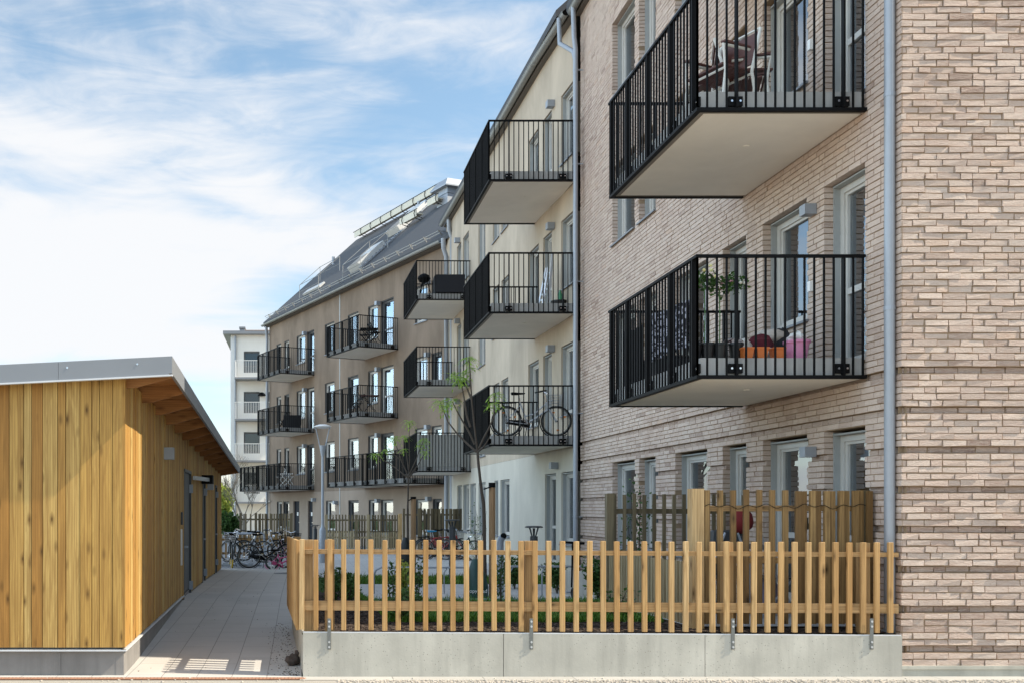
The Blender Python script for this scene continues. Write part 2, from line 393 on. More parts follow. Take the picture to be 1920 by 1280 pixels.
MT['rafter'] = wood('rafter_pine', (.33, .15, .05), (.42, .20, .07), (.46, .24, .09), along='X')
MT['stake'] = wood('round_stake', (.42, .25, .13), (.46, .28, .15), (.5, .3, .17), along='Z', knots=False)
MT['asphalt'] = simple('asphalt', (.34, .315, .275), .95, nscale=160, namt=.5, bmp=.6, spec=.15)
MT['path'] = paving('grey_path_slabs', (.52, .495, .455), (.48, .455, .42), .70, .35, .005, 0.5, rot=90)
MT['strip'] = paving('pale_kerb_slabs', (.44, .42, .38), (.40, .38, .34), .9, .5, .006, 0.0)
MT['pave2'] = paving('garden_slabs', (.52, .51, .49), (.48, .47, .46), .6, .4, .006, .5)
MT['setts'] = paving('small_setts', (.33, .33, .33), (.28, .28, .28), .2, .1, .01, .5)
MT['soil'] = simple('bark_soil', (.055, .042, .034), .95, nscale=45, namt=.8, bmp=1.0, spec=.1)
MT['turf'] = simple('turf_base', (.04, .075, .018), .95, nscale=20, namt=.5, bmp=.5, spec=.1)
MT['rust'] = simple('rusty_iron', (.40, .20, .12), .8, .2, nscale=40, namt=.4)
MT['bark'] = simple('tree_bark', (.085, .065, .05), .9, nscale=40, namt=.5, bmp=.6)
MT['leaf'] = leafmat('young_leaves', (.20, .36, .03), (.42, .60, .09)); MT['leaf_dk'] = leafmat('shrub_leaves', (.03, .075, .018), (.09, .17, .04))
MT['leaf_yel'] = leafmat('spring_leaves', (.20, .27, .04), (.42, .46, .10)); MT['grass'] = leafmat('grass_blades', (.05, .12, .012), (.15, .29, .04))
MT['rubber'] = simple('tyre_rubber', (.015, .015, .015), .7); MT['chrome'] = simple('chrome', (.7, .7, .72), .2, 1.0)
MT['gravel'] = simple('pale_gravel', (.50, .45, .38), .9, nscale=30, namt=.5)
# ------------------------------------------------------------------ ground
def gp(y):
    K = ((9.0, 0), (10.6, 0), (16.2, .20), (20.5, .15), (26.0, .02), (27.2, 0), (99, 0))
    for (a, p), (b, q) in zip(K, K[1:]):
        if y <= b: return p + (q - p) * max(0, (y - a)) / (b - a)
    return 0.0
def gz(x, y):
    if x < -0.02: return 0.0
    k = max(0.0, min(1.0, (y - 10.5) / 9.5)); k = k * k * (3 - 2 * k)
    return 0.40 * (1 - k) + 0.004
def sheet(name, x0, x1, y0, y1, z, mat, nx=1, ny=1, hf=None, kind='structure'):
    mb = MB(); b = []
    for j in range(ny + 1):
        for i in range(nx + 1):
            x = x0 + (x1 - x0) * i / nx; y = y0 + (y1 - y0) * j / ny
            b.append((x, y, (hf(x, y) if hf else 0) + z))
    f = [(j * (nx + 1) + i, j * (nx + 1) + i + 1, (j + 1) * (nx + 1) + i + 1, (j + 1) * (nx + 1) + i) for j in range(ny) for i in range(nx)]
    mb.add(b, f); o = mb.build(name, mat, base=(0, 0, 0)); tag(o, kind=kind); return o
sheet('ground', -400, 400, -60, 900, -0.03, MT['asphalt'])
sheet('street', -30, 30, -8, 9.52, -0.006, MT['asphalt'])
sheet('pavement', -0.02, 30, 9.515, 9.72, -0.002, MT['strip'])
sheet('footpath', -14, 0.0, 9.64, 27.2, 0.0, MT['path'], 1, 44, lambda x, y: gp(y))
sheet('garden', 0.0, 6.2, 9.82, 23.6, 0.0, MT['turf'], 12, 24, gz)
sheet('planting_bed', 0.02, 6.2, 9.81, 10.9, 0.012, MT['soil'], 12, 4, gz)
sheet('side_bed', 0.02, .95, 10.9, 19.5, 0.012, MT['soil'], 4, 12, gz)
sheet('courtyard', -14, 7, 27.2, 62, -0.01, MT['setts'])
sheet('garden_path', 1.15, 5.3, 15.2, 21.2, 0.02, MT['pave2'], 4, 12, gz)
sheet('court_path', 0.0, 7, 23.5, 38, -0.004, MT['pave2'])
sheet('lawn', -60, -6, 62, 120, 0.0, MT['turf'])
sheet('patio', 4.1, 6.0, 10.25, 13.4, 0.03, MT['pave2'], 2, 3, gz)

# ------------------------------------------------------------------ brick building
OX = 6.01; OY = 9.73; ZT = 12.4; FL = 2.83
fB = Fr((OX, OY), (OX, 20.95)); fE = Fr((10.2, OY), (OX, OY))
COURSE = 0.4 / 6
def cells(mb, fr, us, zs, fn, tone_=.5):
    us = sorted(set(round(a, 4) for a in us)); zs = sorted(set(round(a, 4) for a in zs))
    nu, nz = len(us) - 1, len(zs) - 1
    D = [[fn((us[i] + us[i + 1]) / 2, (zs[j] + zs[j + 1]) / 2) for j in range(nz)] for i in range(nu)]
    for i in range(nu):
        for j in range(nz):
            w, solid = D[i][j]; u0, u1, z0, z1 = us[i], us[i + 1], zs[j], zs[j + 1]
            if solid: mb.quad(fr.p(u1, w, z0), fr.p(u0, w, z0), fr.p(u0, w, z1), fr.p(u1, w, z1))
            if i + 1 < nu and abs(D[i + 1][j][0] - w) > 1e-5:
                w2 = D[i + 1][j][0]; mb.quad(fr.p(u1, w, z0), fr.p(u1, w2, z0), fr.p(u1, w2, z1), fr.p(u1, w, z1))
            if j + 1 < nz and abs(D[i][j + 1][0] - w) > 1e-5:
                w2 = D[i][j + 1][0]; mb.quad(fr.p(u0, w, z1), fr.p(u1, w, z1), fr.p(u1, w2, z1), fr.p(u0, w2, z1))
def wall(name, fr, u0, u1, z0, z1, ops, mat, parent, reveal=.20, front=0.0, bands=(), grow=0):
    mb = MB(); us = [u0, u1]; zs = [z0, z1]
    if grow: ops = [(o[0] - grow, o[1] + grow, o[2] - grow, o[3] + grow) for o in ops]
    for o in ops: us += [max(u0, o[0]), min(u1, o[1])]; zs += [max(z0, o[2]), min(z1, o[3])]
    for a, b in bands: zs += [a, b]
    def fn(u, z):
        for o in ops:
            if o[0] < u < o[1] and o[2] < z < o[3]: return (-reveal, False)
        for a, b in bands:
            if a < z < b: return (front - .042, True)
        return (front, True)
    cells(mb, fr, us, zs, fn); return mb.build(name, mat, parent)

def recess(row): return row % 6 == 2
def bricks(name, fr, u0, u1, rows, zbase, ops, parent, mat, seed, band_rows=46, jit=.0016, lean=0.004, vary=True, flip=False):
    mb = MB(); rr = random.Random(seed); L, H, J = .228, .0547, .012
    for r in range(*rows):
        z0 = zbase + r * COURSE + .006; z1 = z0 + H; zc = (z0 + z1) / 2
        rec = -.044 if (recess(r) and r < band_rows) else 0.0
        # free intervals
        iv = [(u0, u1)]
        for o in ops:
            if o[2] - .02 < zc < o[3] + .0:
                niv = []
                for a, b in iv:
                    if o[1] <= a or o[0] >= b: niv.append((a, b))
                    else:
                        if o[0] > a: niv.append((a, o[0]))
                        if o[1] < b: niv.append((o[1], b))
                iv = niv
        base = u0 - (0 if r % 2 else .114 + .006) - rr.choice((0, .06, 0))
        cuts = []; x = base
        while x < u1 + .3:
            ln = .108 if rr.random() < .13 else L
            cuts.append((x, x + ln)); x += ln + J
        if flip: cuts = [(u1 - (d - u0), u1 - (c - u0)) for c, d in cuts]
        if flip and rec: iv = [(a, b - .042) for a, b in iv]
        for a, b in iv:
            for c0, c1 in cuts:
                p, q = max(a, c0), min(b, c1)
                if q - p < .03: continue
                if p == c0 and p - a < J * 1.2 : p = a if p - a < .001 else p
                t = rr.betavariate(2.2, 2.0) if vary else .5
                if rr.random() < .05: t = rr.choice((.02, .05, .98))
                if rec: t *= .16  # groove shade put into the colour: recessed courses toned darker
                wf = rec + rr.uniform(-lean, lean * .6)
                j = lambda: rr.uniform(-jit, jit)
                wi = -.105
                mb.hexa([fr.p(p, wi, z0), fr.p(q, wi, z0), fr.p(q + j(), wf + j(), z0 + j()), fr.p(p + j(), wf + j(), z0 + j()),
                         fr.p(p, wi, z1), fr.p(q, wi, z1), fr.p(q + j(), wf + j(), z1 + j()), fr.p(p + j(), wf + j(), z1 + j())], t)
    return mb.build(name, mat, parent)

brickb = thing('brick_apartment_building', 'pinkish brown brick apartment building with grooved base courses, at the right edge', 'building', (OX + 2, OY + 5, 0))
UA = lambda px: fB.u(px)
cols = {'A': (UA(1189.5), UA(1148)), 'B': (UA(1229), UA(1198)), 'C': (UA(1325), UA(1266)), 'D': (UA(1399), UA(1355)), 'E': (UA(1513), UA(1430)), 'G': (UA(1622), UA(1545))}
BW = []   # brick openings
for lv in range(4):
    hd = 2.55 + FL * lv; fl = .46 if lv == 0 else hd - 2.10
    for k, (a, b) in cols.items():
        if lv == 0: z0 = .95 if k in 'ABCD' else .50
        else: z0 = (hd - 2.10) if k == 'G' else hd - 1.45
        BW.append((a, b, z0, hd, lv, k))
zb = 0.10; nrows = int((ZT - zb) / COURSE)
wall('wall', fB, -.0, fB.L, 0.0, ZT, BW, MT['mortar'], brickb, .30, -.010, [(zb + r * COURSE, zb + (r + 1) * COURSE) for r in range(46) if recess(r)], grow=.012)
wall('end_wall', fE, -.0, fE.L, 0.0, ZT, [], MT['mortar'], brickb, .3, -.014, [(zb + r * COURSE, zb + (r + 1) * COURSE) for r in range(46) if recess(r)])
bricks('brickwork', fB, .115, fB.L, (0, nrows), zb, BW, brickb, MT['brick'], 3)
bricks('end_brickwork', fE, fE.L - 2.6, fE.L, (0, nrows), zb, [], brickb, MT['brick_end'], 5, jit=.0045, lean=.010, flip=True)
# plinth, ledge
mb = MB(); mb.fbox(fE, 0, fE.L + .012, .0, .012, -.05, zb - .032); mb.build('plinth', MT['plinth'], brickb)
mb = MB(); mb.fbox(fE, 0, fE.L + .022, .0, .024, zb - .030, zb + .004); mb.build('ledge', MT['plinth'], brickb)
# rest of the shell
mb = MB(); mb.box(10.2, 17, OY + .1, OY + .3, 0, ZT); mb.box(16.8, 17, OY + .3, 21.2, 0, ZT); mb.build('rear_wall', MT['brick'], brickb)
def roof_prism(name, fr, u0, u1, zt, depth, parent, over=.30, ang=42):
    mb = MB(); h = (depth / 2 + over) * math.tan(R(ang)) ; t = .16
    A = [fr.p(u0, over, zt - .02), fr.p(u1, over, zt - .02), fr.p(u1, -depth / 2, zt + h), fr.p(u0, -depth / 2, zt + h), fr.p(u1, -depth - over, zt - .02), fr.p(u0, -depth - over, zt - .02)]
    B = [(x, y, z + t) for x, y, z in A]
    v = A + B
    f = [(6, 7, 8, 9), (9, 8, 10, 11), (1, 0, 3, 2), (2, 3, 5, 4), (0, 1, 7, 6), (5, 11, 10, 4), (0, 6, 9, 3), (3, 9, 11, 5), (1, 2, 8, 7), (2, 4, 10, 8)]
    mb.add(v, f); return mb.build(name, MT['roof'], parent)
roof_prism('roof', fB, -.1, fB.L, ZT, 11, brickb)
mb = MB(); h = 5.5 * math.tan(R(42))
for s in (0,):
    mb.add([fB.p(0, 0, ZT), fB.p(0, -11, ZT), fB.p(0, -5.5, ZT + h)], [(0, 1, 2)])
mb.build('gable', MT['brick'], brickb)

def window(fr, u0, u1, z0, z1, parent, setback=.10, lin='lining', frm='frame_w', door=False, split=0, curtain=0.0, sill=True, fw=.07, back=.30, panes=1, handle=False, glass='pane'):
    """frame mesh with lining; pane, sill and room behind as sub-parts"""
    mb = MB(); L = .018; wl0, wl1 = -setback, -setback - .15
    ml = MB()
    ml.fbox(fr, u0 + .001, u0 + L, wl1, wl0, z0, z1); ml.fbox(fr, u1 - L, u1 - .001, wl1, wl0, z0, z1)
    ml.fbox(fr, u0 + L, u1 - L, wl1, wl0 + .012, z1 - L - .02, z1 - .02)
    a, b, c, d = u0 + L, u1 - L, z0 + (.0 if door else .03), z1 - L - .022
    wf0, wf1 = wl1 + .004, wl1 + .075
    mb.fbox(fr, a, a + fw, wf0, wf1, c, d); mb.fbox(fr, b - fw, b, wf0, wf1, c, d)
    mb.fbox(fr, a + fw, b - fw, wf0, wf1, d - fw, d); mb.fbox(fr, a + fw, b - fw, wf0, wf1, c, c + fw)
    # inner sash, a step back
    s = .035; a2, b2, c2, d2 = a + fw, b - fw, c + fw, d - fw
    mb.fbox(fr, a2, a2 + s, wf0, wf1 - .022, c2, d2); mb.fbox(fr, b2 - s, b2, wf0, wf1 - .022, c2, d2)
    mb.fbox(fr, a2 + s, b2 - s, wf0, wf1 - .022, d2 - s, d2); mb.fbox(fr, a2 + s, b2 - s, wf0, wf1 - .022, c2, c2 + s)
    if door:
        zm = c + (d - c) * .40; mb.fbox(fr, a2 + s, b2 - s, wf0, wf1 - .024, zm, zm + .07)
    if split: um = (a2 + b2) / 2; mb.fbox(fr, um - .03, um + .03, wf0, wf1 - .02, c2 + s, d2 - s)
    w = mb.build('window' if not door else 'balcony_door', MT[frm], parent)
    ml.build('lining', MT[lin], w)
    mp = MB(); wg = wf0 + .018
    mp.quad(fr.p(b2 - s, wg, c2 + s), fr.p(a2 + s, wg, c2 + s), fr.p(a2 + s, wg, d2 - s), fr.p(b2 - s, wg, d2 - s)); mp.build('pane', MT[glass], w)
    if sill and not door:
        ms = MB(); ms.hexa([fr.p(u0 - .03, -setback, z0 - .012), fr.p(u1 + .03, -setback, z0 - .012), fr.p(u1 + .03, .045, z0 - .045), fr.p(u0 - .03, .045, z0 - .045),
                            fr.p(u0 - .03, -setback, z0 + .018), fr.p(u1 + .03, -setback, z0 + .018), fr.p(u1 + .03, .045, z0 - .018), fr.p(u0 - .03, .045, z0 - .018)]); ms.build('sill', MT['zinc'], w)
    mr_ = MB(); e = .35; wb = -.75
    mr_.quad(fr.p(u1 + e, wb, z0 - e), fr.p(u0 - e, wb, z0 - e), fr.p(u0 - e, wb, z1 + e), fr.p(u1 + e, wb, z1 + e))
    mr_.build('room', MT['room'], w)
    if curtain:
        mc = MB(); ww = (b2 - a2) * curtain; n = 10; x0 = a2
        pts = [(x0 + ww * i / n, -setback - .25 + (.018 if i % 2 else -.018)) for i in range(n + 1)]
        for i in range(n):
            mc.quad(fr.p(pts[i + 1][0], pts[i + 1][1], c), fr.p(pts[i][0], pts[i][1], c), fr.p(pts[i][0], pts[i][1], d), fr.p(pts[i + 1][0], pts[i + 1][1], d))
        mc.build('curtain', MT['curtain'], w)
    return w
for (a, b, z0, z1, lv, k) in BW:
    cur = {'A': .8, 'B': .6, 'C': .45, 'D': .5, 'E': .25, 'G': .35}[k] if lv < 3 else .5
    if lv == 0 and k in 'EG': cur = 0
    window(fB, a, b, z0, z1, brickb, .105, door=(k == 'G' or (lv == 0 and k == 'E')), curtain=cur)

def lampbox(fr, u, z, parent, s=.13, mat='galv'):
    mb = MB(); mb.fbox(fr, u - s * .55, u + s * .55, .004, s * 1.15, z - s * .5, z + s * .5); mb.build('wall_lamp', MT[mat], parent)
for lv in range(3):
    um = fB.u(1526); lampbox(fB, um, 2.34 + FL * lv, brickb, .12)
for z in (4.22, 7.06): mb = MB(); mb.fbox(fB, fB.u(1524) - .03, fB.u(1524) + .03, 0.004, .05, z, z + .12); mb.build('socket_box', MT['white'], brickb)

def downpipe(pts, r, parent, mat='galv', clips=(), fr=None, name='downpipe'):
    mb = MB(); mb.tube(pts, r, 14)
    for z in clips:
        x, y, _ = pts[-1]
        mb.tube([(x, y, z - .012), (x, y, z + .012)], r * 1.09, 14)
    o = mb.build(name, MT[mat], parent, True)
    if clips:
        mc = MB()
        for z in clips: mc.bar((pts[-1][0], pts[-1][1], z), (pts[-1][0] + .13, pts[-1][1] - .0, z), .022, .02)
        mc.build('pipe_clip', MT['galv'], parent)
    return o
px_, py_ = 5.957, 9.84
py_ = (px_) * F / (1668 - CX)
downpipe([(px_, py_, ZT), (px_, py_, .55), (px_ + .02, py_ + .02, .45), (px_ + .02, py_ + .12, .38)], .050, brickb, clips=())
for z in (1.26, 3.70, 5.86, 8.5): mc = MB(); mc.tube([(px_, py_, z - .02), (px_, py_, z + .02)], .054, 14); mc.bar((px_ + .05, py_, z), (px_ + .14, py_ - .0, z), .022, .022); mc.build('pipe_clip', MT['galv'], brickb)

# ------------------------------------------------------------------ balconies
MT['edge'] = simple('balcony_edge_frame', (.24, .21, .17), .6)
def balcony(fr, u0, L, zb_, parent, D=1.80, cover=None, side_end=True):
    """slab with soffit, railing and brackets; u0 = near end, runs away by L"""
    u1 = u0 + L
    mb = MB(); mb.fbox(fr, u0 + .05, u1 - .05, .0, D - .05, zb_ + .045, zb_ + .225); slab = mb.build('balcony', MT['slab'], parent); mf = MB(); mf.fbox(fr, u0 + .035, u1 - .035, .002, D - .035, zb_ + .014, zb_ + .044); mf.build('edge_frame', MT['edge'], slab)
    ms = MB(); ms.fbox(fr, u0 + .11, u1 - .11, .003, D - .11, zb_ + .008, zb_ + .045)
    for a in ((u0 + L * .35, D * .45),): ms.tube([fr.p(a[0], a[1], zb_ + .007), fr.p(a[0], a[1], zb_ - .002)], .035, 12)
    ms.build('soffit', MT['soffit'], slab)
    mr_ = MB(); rb = zb_; rt = zb_ + 1.31; s = .009
    # bottom angle and top rail (three sides)
    for z0, z1, t0, t1 in ((rb, rb + .035, -.045, .012), (rt - .030, rt, -.020, .022)):
        mr_.fbox(fr, u0 - t1, u0 - t0, .0 if z0 == rb else .02, D + t1, z0, z1)
        mr_.fbox(fr, u1 + t0, u1 + t1, .0 if z0 == rb else .02, D + t1, z0, z1)
        mr_.fbox(fr, u0 - t0, u1 + t0, D + t0, D + t1, z0, z1)
    def line(p0, p1, n, post, du, dw):
        for i in range(n + 1):
            f_ = i / n; u = p0[0] + (p1[0] - p0[0]) * f_; w = p0[1] + (p1[1] - p0[1]) * f_
            if i in post:
                a = .027 if dw else .010; b = .010 if dw else .027
                mr_.fbox(fr, u - (a if not du else .010), u + (a if not du else .010), w - (.010 if not du else .027), w + (.010 if not du else .027), rb + .035, rt - .030)
            else: mr_.fbox(fr, u - s, u + s, w - s, w + s, rb + .035, rt - .030)
    n = max(3, round(L / .104)); n = round(n / 8) * 8 if n > 12 else n
    line((u0, D), (u1, D), n, set(range(0, n + 1)) & set([1, n - 1] + [round(n * q / 4) + (1 if q == 0 else 0) for q in (1, 2, 3)]), True, False)
    m = max(3, round((D - .03) / .104))
    for ue in (u0, u1): line((ue, .04), (ue, D), m, {2, m - 4}, False, True)
    mr_.build('railing', MT['black'], slab)
    def brk(uu, ww, along_u):
        mk = MB(); md = MB()
        if along_u: mk.fbox(fr, uu - .07, uu + .07, ww - .045, ww - .012, zb_ + .06, zb_ + .16)
        else: mk.fbox(fr, uu + .012, uu + .045, ww - .075, ww + .075, zb_ + .06, zb_ + .16)
        for q in (-.045, .045):
            c = fr.p(uu + (q if along_u else .010), ww - .010 if along_u else ww + q, zb_ + .11)
            c2 = fr.p(uu + (q if along_u else .000), ww + .0 if along_u else ww + q, zb_ + .11)
            md.tube([c, c2], .012, 8)
        kb_ = mk.build('bracket', MT['black'], slab); md.build('bolt', MT['chrome'], kb_) if False else None
        for v_, f_, t_ in (((md.v), md.f, md.t),):
            m2 = MB(); m2.v, m2.f, m2.t = mk.v + md.v, mk.f + [tuple(i + len(mk.v) for i in q) for q in md.f], mk.t + md.t
            bpy.data.objects.remove(kb_, do_unlink=True); kb_ = m2.build('bracket', [MT['black'], MT['chrome']], slab)
            for i, pl in enumerate(kb_.data.polygons): pl.material_index = 1 if i >= len(mk.f) else 0
    for ww in (.04 + (D - .04) * 2 / m, .04 + (D - .04) * (m - 4) / m): brk(u0, ww, False)
    for q in (1 / n, .25, .5, .75, (n - 1) / n): brk(u0 + L * q, D, True)
    if cover is not None:
        mc = MB(); k = 24
        z0, z1 = cover
        def cloth(pa, pb, nn):
            for i in range(nn):
                f0, f1 = i / nn, (i + 1) / nn
                g = lambda q: .006 * math.sin(q * 31) + .004 * math.sin(q * 77)
                A = [pa[0] + (pb[0] - pa[0]) * f0, pa[1] + (pb[1] - pa[1]) * f0]; B = [pa[0] + (pb[0] - pa[0]) * f1, pa[1] + (pb[1] - pa[1]) * f1]
                mc.quad(fr.p(A[0] + g(f0), A[1] + g(f0), z0), fr.p(B[0] + g(f1), B[1] + g(f1), z0), fr.p(B[0] + g(f1), B[1] + g(f1), z1), fr.p(A[0] + g(f0), A[1] + g(f0), z1))
        cloth((u0 + .025, .05), (u0 + .025, D - .03), 40); cloth((u0 + .02, D - .028), (u1 - .02, D - .028), 60)
        mc.build('fabric_screen', MT['screen'], slab)
    return slab
MT['screen'] = simple('grey_screen_cloth', (.33, .325, .30), .9, nscale=60)
bu0 = 10.33 - OY
for lv in range(3): balcony(fB, bu0, 2.93, 3.06 + 2.84 * lv, brickb)

# ------------------------------------------------------------------ beige building
P0, P1, P2 = (5.92, 20.96), (5.80, 23.4), (5.50, 36.95)
fA = Fr(P0, P1); fC = Fr(P1, P2)
beige = thing('beige_apartment_building', 'cream rendered apartment building with off-white ground floor, between the brick and the brown blocks', 'building', (P1[0] + 2, P1[1] + 5, 0))
dz = -.06
def beige_ops():
    A = []; C = []
    for lv in range(4):
        hd = 2.55 + FL * lv + dz
        A.append((fA.u(1074), fA.u(1052), hd - (1.55 if lv else 1.6), hd, 'w'))
        A.append((fA.u(1042 if lv == 0 else 1034.5), fA.u(1021.5 if lv == 0 else 1018.5), hd - 2.12, hd, 'd'))
        if lv:
            C.append((fC.u(1010), fC.u(990.5), hd - 1.6, hd, 'w')); C.append((fC.u(953), fC.u(940), hd - 1.45, hd, 'w'))
            C.append((fC.u(936), fC.u(924), hd - 1.45, hd, 'w')); C.append((fC.u(910), fC.u(897), hd - 2.0 , hd, 'w'))
            C.append((fC.u(879), fC.u(868), hd - 1.5, hd, 'w')); C.append((fC.u(865), fC.u(857), hd - 2.12, hd, 'd'))
        else:
            for a, b in ((955, 938), (934, 927), (910, 897), (892, 881), (879, 868), (866, 857)): C.append((fC.u(a), fC.u(b), hd - 1.6, hd, 'w'))
    return A, C
oA, oC = beige_ops()
zsplit = 3.0
for nm, fr, ops in (('wall', fA, oA), ('wall', fC, oC)):
    wall('wall', fr, 0, fr.L, zsplit, ZT, [o for o in ops if o[3] > zsplit], MT['beige'], beige, .20)
    wall('ground_floor_wall', fr, 0, fr.L, 0, zsplit - .002, [o for o in ops if o[2] < zsplit - .5], MT['offwhite'], beige, .20, -.004)
    for i, o in enumerate(ops):
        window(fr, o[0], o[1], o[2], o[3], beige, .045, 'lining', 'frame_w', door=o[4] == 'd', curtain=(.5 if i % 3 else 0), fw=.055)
for lv in range(4):
    lampbox(fA, fA.u(1038.5) if lv else fA.u(1045), (2.60 if lv else 2.72) + FL * lv + dz, beige, .15)
    if lv: lampbox(fC, fC.u(862), 2.66 + FL * lv + dz, beige, .16)
mb = MB(); mb.box(6.3, 17, 21.24, 21.26, 0, ZT); mb.box(16.5, 16.7, 21.3, 40, 0, ZT); mb.build('rear_wall', MT['beige'], beige)
roof_prism('roof', fC, -2.2, fC.L, ZT, 11, beige)
fA2 = Fr((5.88, 20.92), (5.88, 24.2))
for lv in range(3): balcony(fA2, 0, 3.22, 3.02 + 2.85 * lv, beige, D=1.84)
u2 = fC.u(883)
for lv in range(3): balcony(fC, u2, 3.35, 2.88 + 2.84 * lv, beige, D=1.80, cover=((2.88 + .18, 2.88 + 1.24) if lv == 0 else None))
# eaves board, gutter
def gutter(fr, u0, u1, z, parent, w=.24, seg=1.0, board=True):
    mb = MB(); n = 10; r = .085; pr = []
    for k in range(n + 1):
        a = math.pi + math.pi * k / n; pr.append((w + r * math.cos(a), z + r * math.sin(a)))
    for k in range(n):
        (w0, z0), (w1, z1) = pr[k], pr[k + 1]
        mb.quad(fr.p(u0, w0, z0), fr.p(u1, w0, z0), fr.p(u1, w1, z1), fr.p(u0, w1, z1))
    mb.tube([fr.p(u0, w + r, z), fr.p(u1, w + r, z)], .012, 6)
    o = mb.build('gutter', MT['gutter'], parent, True)
    mb = MB(); u = u0 + .3
    while u < u1:
        for k in range(n):
            (w0, z0), (w1, z1) = pr[k], pr[k + 1]; q = 1.06
            f = lambda a, b: (w + (a - w) * q, z + (b - z) * q)
            A, B = f(w0, z0), f(w1, z1)
            mb.quad(fr.p(u, A[0], A[1]), fr.p(u + .035, A[0], A[1]), fr.p(u + .035, B[0], B[1]), fr.p(u, B[0], B[1]))
        u += seg
    mb.build('gutter_strap', MT['gutter_l'], o)
    if board:
        mb = MB(); mb.fbox(fr, u0, u1, .0, w - r - .01, z - .10, z - .04); mb.build('eaves_board', MT['eaves'], parent)
MT['gutter'] = simple('grey_gutter', (.27, .275, .265), .45, .3, nscale=5); MT['gutter_l'] = simple('gutter_straps', (.36, .365, .355), .45, .3, nscale=5)
MT['eaves'] = simple('eaves_paint', (.12, .105, .09), .6)
gutter(fB, -.3, fB.L, ZT - .02, brickb, .20); gutter(fA, 0, fA.L, ZT - .02, beige, .22); gutter(fC, 0, fC.L - .2, ZT - .02, beige, .22)
def sguard(fr, u0, u1, zt, parent, s0=.35, ang=42, over=.3):
    """snow guard: two thin pipes on brackets just above the eaves"""
    mb = MB(); ca, sa = math.cos(R(ang)), math.sin(R(ang))
    P = lambda u, s, h: fr.p(u, over - s * ca + h * sa, zt + .14 + s * sa + h * ca)
    for h in (.10, .20): mb.tube([P(u0, s0, h), P(u1, s0, h)], .016, 6)
    u = u0
    while u <= u1: mb.bar(P(u, s0, 0), P(u, s0, .24), .01, .04); mb.bar(P(u, s0 + .22, 0), P(u, s0, .2), .01, .02); u += 1.1
    mb.build('snow_guard', MT['alu_d'], parent)
MT['alu_d'] = simple('roof_rail_metal', (.30, .30, .29), .45, .5, nscale=10)
# pipe where brick meets beige
pyy = 20.68; pxx = (1079 - CX) * pyy / F
downpipe([(pxx, pyy, .25), (pxx, pyy, 11.45), (pxx - .03, pyy, 11.7), (pxx - .05, pyy, 12.35)], .050, beige, name='downpipe')
downpipe([(pxx, pyy + .02, 11.25), (pxx - .01, pyy + .12, 11.45), (pxx - .20, pyy + .5, 11.8), (pxx - .22, pyy + .5, 12.35)], .05, beige, name='pipe_swan_neck')
for z in (1.5, 3.7, 6.5, 9.0, 11.0): mc = MB(); mc.tube([(pxx, pyy, z - .02), (pxx, pyy, z + .02)], .055, 12); mc.bar((pxx, pyy, z), (pxx + .16, pyy, z), .02, .02); mc.build('pipe_clip', MT['galv'], beige)

# ------------------------------------------------------------------ taupe building
T0, T1 = (5.66, 36.6), (-1.80, 53.7)
fT = Fr(T0, T1); ZTT = 11.78; tz = -.50
taupe = thing('brown_apartment_building', 'greyish brown rendered apartment building under a dark pitched roof, turned towards the path', 'building', (3.5, 46, 0))
TO = []
for lv in range(4):
    hd = 2.55 + FL * lv + tz
    if lv == 0:
        L_ = [(828, 811, 'w'), (803, 779, 'w'), (737, 714, 'w'), (709, 691, 'w'), (672, 653, 'w'), (628, 611, 'w'), (586, 577, 'D'), (561, 550, 'D'), (542, 531, 'w'), (528, 519, 'w')]
    else:
        L_ = [(828, 809, 'w'), (801, 778, 'w'), (738, 714, 'd'), (708, 690, 'w'), (672, 652, 'w'), (627, 609, 'w'), (589, 575.5, 'd'), (572, 556, 'w'), (542, 533, 'w'), (527, 518.5, 'w')]
    for a, b, k in L_:
        h0 = {'w': 1.45, 'd': 2.1, 'D': 2.12}[k]
        TO.append((fT.u(a), fT.u(b), hd - h0, hd, k))
wall('wall', fT, 0, fT.L, 2.50, ZTT, [o for o in TO if o[3] > 2.6], MT['taupe'], taupe, .2)
wall('ground_floor_wall', fT, 0, fT.L, -.4, 2.498, [o for o in TO if o[3] < 2.6], MT['taupe_low'], taupe, .2, -.004)
MT['door_dk'] = simple('blue_black_door', (.012, .015, .022), .6, spec=.15)
for i, o in enumerate(TO):
    if o[4] == 'D':
        mb = MB(); mb.fbox(fT, o[0], o[1], -.14, -.09, o[2], o[3]); d = mb.build('entrance_door', MT['door_dk'], taupe)
        mb = MB(); um = (o[0] + o[1]) / 2; mb.fbox(fT, um - .09, um + .09, -.089, -.084, o[3] - .75, o[3] - .57); mb.build('door_sign', MT['white'], d)
        mb = MB(); mb.fbox(fT, o[0] + .06, o[0] + .18, -.09, -.05, o[3] - 1.1, o[3] - 1.07); mb.build('handle', MT['chrome'], d)
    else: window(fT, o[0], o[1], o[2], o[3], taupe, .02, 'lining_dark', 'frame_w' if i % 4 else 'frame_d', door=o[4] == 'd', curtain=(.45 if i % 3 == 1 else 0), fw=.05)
for lv in range(4):
    hd = 2.55 + FL * lv + tz
    lampbox(fT, fT.u(711.5), hd - .05, taupe, .17)
    if lv: lampbox(fT, fT.u(574), hd - .05, taupe, .17); lampbox(fT, fT.u(805), hd - .02, taupe, .17)
    else:
        lampbox(fT, fT.u(591), hd + .05, taupe, .17); lampbox(fT, fT.u(632), hd - .1, taupe, .17); lampbox(fT, fT.u(807), hd, taupe, .17)
mb = MB(); mb.fbox(fT, fT.u(638), fT.u(636.6), .0, .012, -.3, ZTT - .1); mb.build('joint_strip', MT['lining'], taupe)
mb = MB()
